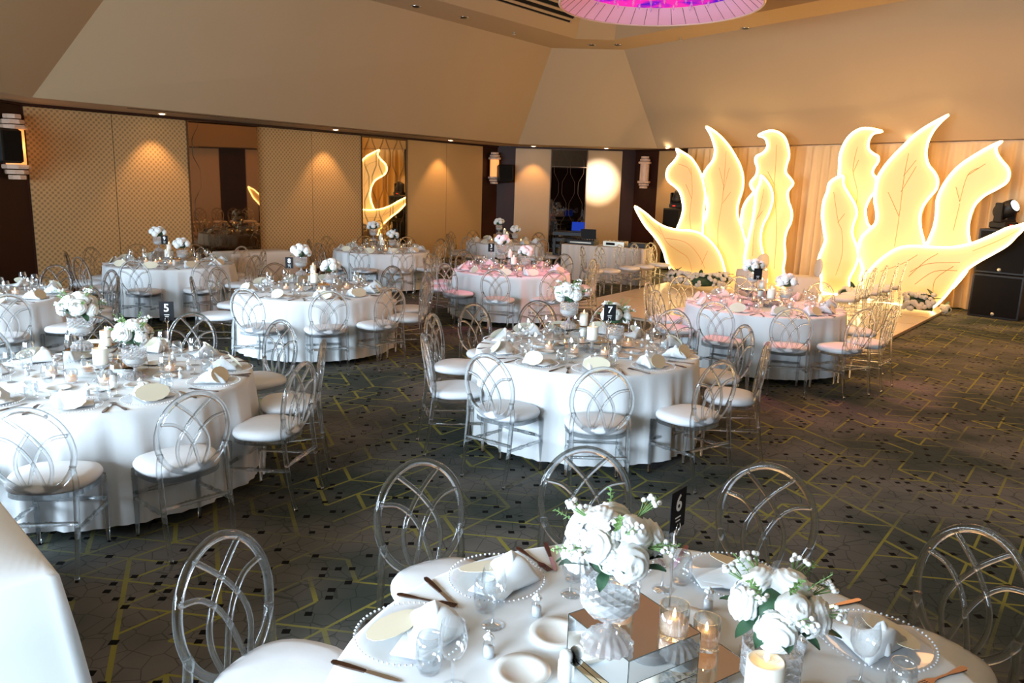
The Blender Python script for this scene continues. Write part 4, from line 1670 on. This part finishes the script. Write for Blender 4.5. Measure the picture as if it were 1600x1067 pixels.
def wall_speaker(m, label, w=.42, h=.46, d=.28):
    e = empty('wall_speaker', (0, 0, 0))
    e.matrix_world = m
    part('cabinet', mesh('cabinet', box((0, 0, 0), (w, d, h), .03), 'blackplastic', False), e)
    part('grille', mesh('grille', box((0, d / 2 + .004, 0), (w * .86, .012, h * .86), .004), 'grille', False), e)
    part('bracket', mesh('bracket', tube([(0, -d / 2, 0), (0, -d / 2 - .2, .0)], .025, n=8), 'blackplastic'), e)
    tag(e, label, 'speaker', 'wall speakers')


wall_speaker(fB @ T(.22, .42, 2.36) @ RZ(-.35) @ RX(.18), 'black box speaker hung on the dark pier beside the lit wall lamp')
wall_speaker(fD @ T(LD - 1.02, .45, 2.42) @ RZ(.0), 'black wall speaker at the left edge of the picture', .42, .50)

# ------------------------------------------------------------------ black speaker stacks with moving lights


def sub(name, loc, rz, w, h, d, label):
    e = empty(name, loc, rz)
    part('cabinet', mesh('cabinet', box((0, 0, h / 2), (w, d, h), .012), 'blackplastic', False), e)
    part('grille', mesh('grille', box((0, -d / 2 - .004, h / 2), (w * .92, .01, h * .9), .004), 'grille', False), e)
    part('badge', mesh('badge', xf(lathe([(0, 0), (.03, 0), (.03, .004), (0, .004)], 14), T(0, -d / 2 - .010, h * .1) @ RX(pi / 2)), 'grey'), e)
    tag(e, label, 'speaker', 'black bass speakers')


def mover(loc, rz, tilt, label, lit=True, sc=1.):
    e = empty('moving_light', loc, rz)
    e.scale = (sc, sc, sc)
    b = part('base', mesh('base', box((0, 0, .06), (.34, .26, .11), .02), 'blackplastic', False), e)
    part('indicator', mesh('indicator', box((-.02, -.134, .06), (.08, .006, .03)), 'redled', False), b)
    part('yoke', mesh('yoke', join(box((-.17, 0, .26), (.035, .12, .30), .01), box((.17, 0, .26), (.035, .12, .30), .01), box((0, 0, .13), (.37, .14, .04), .01)), 'blackplastic', False), e)
    hd = part('head', mesh('head', lathe([(0, -.17), (.09, -.165), (.125, -.12), (.13, .05), (.115, .14), (.10, .15), (.0, .15)], 24), 'blackplastic'), e, T(0, 0, .30) @ RZ(0) @ RX(tilt))
    part('lens', mesh('lens', lathe([(0, .153), (.085, .153), (.085, .158), (0, .165)], 20), 'lens' if lit else 'grille'), hd)
    tag(e, label, 'stage light', 'moving stage lights')


sx, sy, sa = 8.66, 13.72, radians(-48)
for j in range(2):
    sub('bass_speaker', (sx, sy, j * .785), sa, .80, .775, .46, 'black bass speaker of the right stack, %s one' % ('lower', 'upper')[j])
mover((sx - .08, sy + .06, 1.565), radians(25), radians(62), 'black moving stage light with a bright lens on the right speaker stack', True, 1.1)
for j in range(2):
    sub('bass_speaker', (4.14, 20.22, j * .8), radians(-54.4), .55, .79, .40, 'black bass speaker behind the low left glowing leaf, %s one' % ('lower', 'upper')[j])
mover((4.14, 20.22, 1.6), radians(-40), radians(-30), 'black moving stage light on the left speaker stack', False, .95)
# spot without a fixture, added by the chandelier for the gold panel's hot patch
hot = fB @ Vector((2.86, .0, 2.2))
light('added_panel_spot', 'SPOT', (1.9, 12.98, 4.4), hot, (1, .95, .85), 16000, spot_size=radians(8.5), spot_blend=1.0, shadow_soft_size=.03)

# ------------------------------------------------------------------ disc jockey desk
ej = empty('desk', (2.05, 17.25, 0), radians(-26))
part('top', mesh('top', box((0, 0, .79), (1.9, .7, .03), .004), 'cloth_warm', False), ej)
V, Fc = [], []
pth = [(-.95, .35), (-.95, -.35), (.95, -.35), (.95, .35)]
seg = []
for a, b in zip(pth, pth[1:]):
    L = hypot(b[0] - a[0], b[1] - a[1])
    for i in range(int(L / .02)):
        t = i * .02 / L
        seg.append((a[0] + (b[0] - a[0]) * t, a[1] + (b[1] - a[1]) * t, (b[1] - a[1]) / L, -(b[0] - a[0]) / L, len(seg)))
for (x, y, nx, ny, i) in seg:
    w = .018 * sin(i * .75) + .008 * sin(i * .31)
    V += [Vector((x + nx * w * .3, y + ny * w * .3, .80)), Vector((x + nx * (w), y + ny * (w), .4)), Vector((x + nx * (w * 1.3 - .0), y + ny * w * 1.3, .02))]
for i in range(len(seg) - 1):
    for k in range(2):
        a = i * 3 + k
        Fc.append((a, a + 3, a + 4, a + 1))
part('skirt', mesh('skirt', (V, Fc), 'cloth_warm'), ej)
tag(ej, 'long desk with a pleated ivory skirt behind the row of gold lit chairs', 'table')
mj = ej.matrix_world.copy()
mj = Matrix.Translation((2.05, 17.25, 0)) @ RZ(radians(-26))


def ondesk(name, x, y, parts, label, cat, rz=0., z=.8055):
    e = empty(name, (0, 0, 0))
    e.matrix_world = mj @ T(x, y, z) @ RZ(rz)
    for nm_, g, m in parts:
        part(nm_, mesh(nm_, g, m, False), e)
    tag(e, label, cat)


knobs = join(*[xf(lathe([(0, 0), (.014, 0), (.012, .02), (0, .02)], 8), T(-.24 + .06 * k, 0, .10)) for k in range(9)])
ondesk('audio_controller', -.55, -.05, [('case', box((0, 0, .05), (.62, .36, .10), .008), 'blackplastic'), ('front_strip', box((0, -.183, .05), (.5, .006, .028)), 'grey'), ('knob_row', knobs, 'grille')],
       'black disc jockey controller on the left half of the desk', 'audio equipment')
ondesk('audio_mixer', .22, -.08, [('case', box((0, 0, .06), (.48, .3, .12), .008), 'grey'), ('display', box((-.07, -.153, .06), (.2, .006, .05)), 'grille'), ('fader', join(*[box((-.18 + .09 * k, 0, .125), (.02, .03, .015)) for k in range(5)]), 'blackplastic')],
       'silver audio mixer with dark display on the middle of the desk', 'audio equipment')
ondesk('audio_receiver', .72, -.02, [('case', box((0, 0, .05), (.38, .3, .10), .008), 'blackplastic'), ('knob_row', xf(knobs, T(.0, -.02, 0) @ Matrix.Scale(.6, 4) @ T(0, 0, .06)), 'grey')],
       'black audio receiver at the right end of the desk', 'audio equipment')
onlap = [('base', box((0, 0, .008), (.34, .23, .015), .003), 'blackplastic'), ('screen', xf(box((0, 0, .11), (.34, .012, .22), .003), T(0, .115, .012) @ RX(-.25)), 'blackplastic')]
e = empty('laptop', (0, 0, 0))
e.matrix_world = mj @ T(-.42, -.03, .93) @ RZ(pi + .2)
for nm_, g, m in onlap:
    part(nm_, mesh(nm_, g, m, False), e)
tag(e, 'open black laptop on the disc jockey controller', 'laptop')
# side rack with keyboards left of the desk
e = empty('equipment_rack', (1.25, 18.05, 0), radians(-20))
part('frame', mesh('frame', join(box((-.28, 0, .45), (.06, .5, .9), .01), box((.28, 0, .45), (.06, .5, .9), .01), box((0, 0, .3), (.6, .5, .5), .01)), 'blackplastic', False), e)
for z in (.72, .86, 1.0):
    part('unit', mesh('unit', box((0, -.02 + z * .05, z), (.66, .5, .09), .008), 'blackplastic', False), e)
tag(e, 'black stacked equipment rack left of the desk', 'rack')
e = empty('monitor', (1.45, 18.1, 1.047), radians(-15))
part('screen', mesh('screen', xf(box((0, 0, .12), (.3, .014, .2), .003), RX(-.2)), 'blue', False), e)
part('base', mesh('base', box((0, 0, .008), (.3, .2, .014), .003), 'blackplastic', False), e)
tag(e, 'small dark screen with a blue display on the equipment rack', 'monitor')

# ------------------------------------------------------------------ white covered gift table before the woven panels


def draped_box(name, w, d, h, rz, loc, label, m='cloth', flare=.03, cat='table', sub_=0):
    e = empty(name, loc, rz)
    N = 24
    V, Fc = [], []
    per = []
    for (a, b) in (((-1, -1), (1, -1)), ((1, -1), (1, 1)), ((1, 1), (-1, 1)), ((-1, 1), (-1, -1))):
        for i in range(N):
            t = i / N
            per.append((a[0] + (b[0] - a[0]) * t, a[1] + (b[1] - a[1]) * t))
    P = len(per)
    rows = [(h, -.012), (h - .012, .0), (h * .7, flare * .4), (h * .35, flare * .8), (.015, flare)]
    for z, o_ in rows:
        for i, (u, v) in enumerate(per):
            cor = max(abs(u), abs(v)) * min(abs(u), abs(v))
            w_ = .012 * sin(i * .55 + z * 3) * (1 - z / h) + .03 * cor ** 8 * (1 - z / h)
            V.append(Vector((u * (w / 2 + o_ + w_), v * (d / 2 + o_ + w_), z)))
    for q in range(len(rows) - 1):
        for i in range(P):
            jn = (i + 1) % P
            Fc.append((q * P + i, q * P + P + i, q * P + P + jn, q * P + jn))
    Fc.append(tuple(range(P)))
    part('cloth', mesh('cloth', (V, Fc), m), e)
    legs = [tube([(x * (w / 2 - .06), y * (d / 2 - .06), 0), (x * (w / 2 - .06), y * (d / 2 - .06), h - .03)], .02, n=8) for x in (-1, 1) for y in (-1, 1)]
    for g in legs:
        part('leg', mesh('leg', g, 'blackplastic'), e)
    part('tabletop', mesh('tabletop', box((0, 0, h - .025), (w - .03, d - .03, .02)), 'grey', False), e)
    tag(e, label, cat)
    return e


gx = on_z(392, 402, .8)
draped_box('gift_table', 1.25, .62, .8, radians(50), (-4.55, 13.55, 0), 'square white covered table before the woven panels under the bronze mirror', 'cloth_warm')
# foreground side table at the lower left: corner and edge directions measured on its top
cr_ = Vector((-1.516, 2.41))
ea = (Vector((-2.091, 2.982)) - cr_).normalized()
an = atan2(ea.y, ea.x)
eb = Vector((-ea.y, ea.x))
if eb.x > 0 or eb.y > 0:
    eb = Vector((ea.y, -ea.x)) if (ea.y < 0) else eb
cc = cr_ + ea * .9 + eb * .38
draped_box('side_table', 1.8, .76, .75, an, (cc.x, cc.y, 0), 'white covered rectangular table cut by the lower left corner', 'cloth', .05)
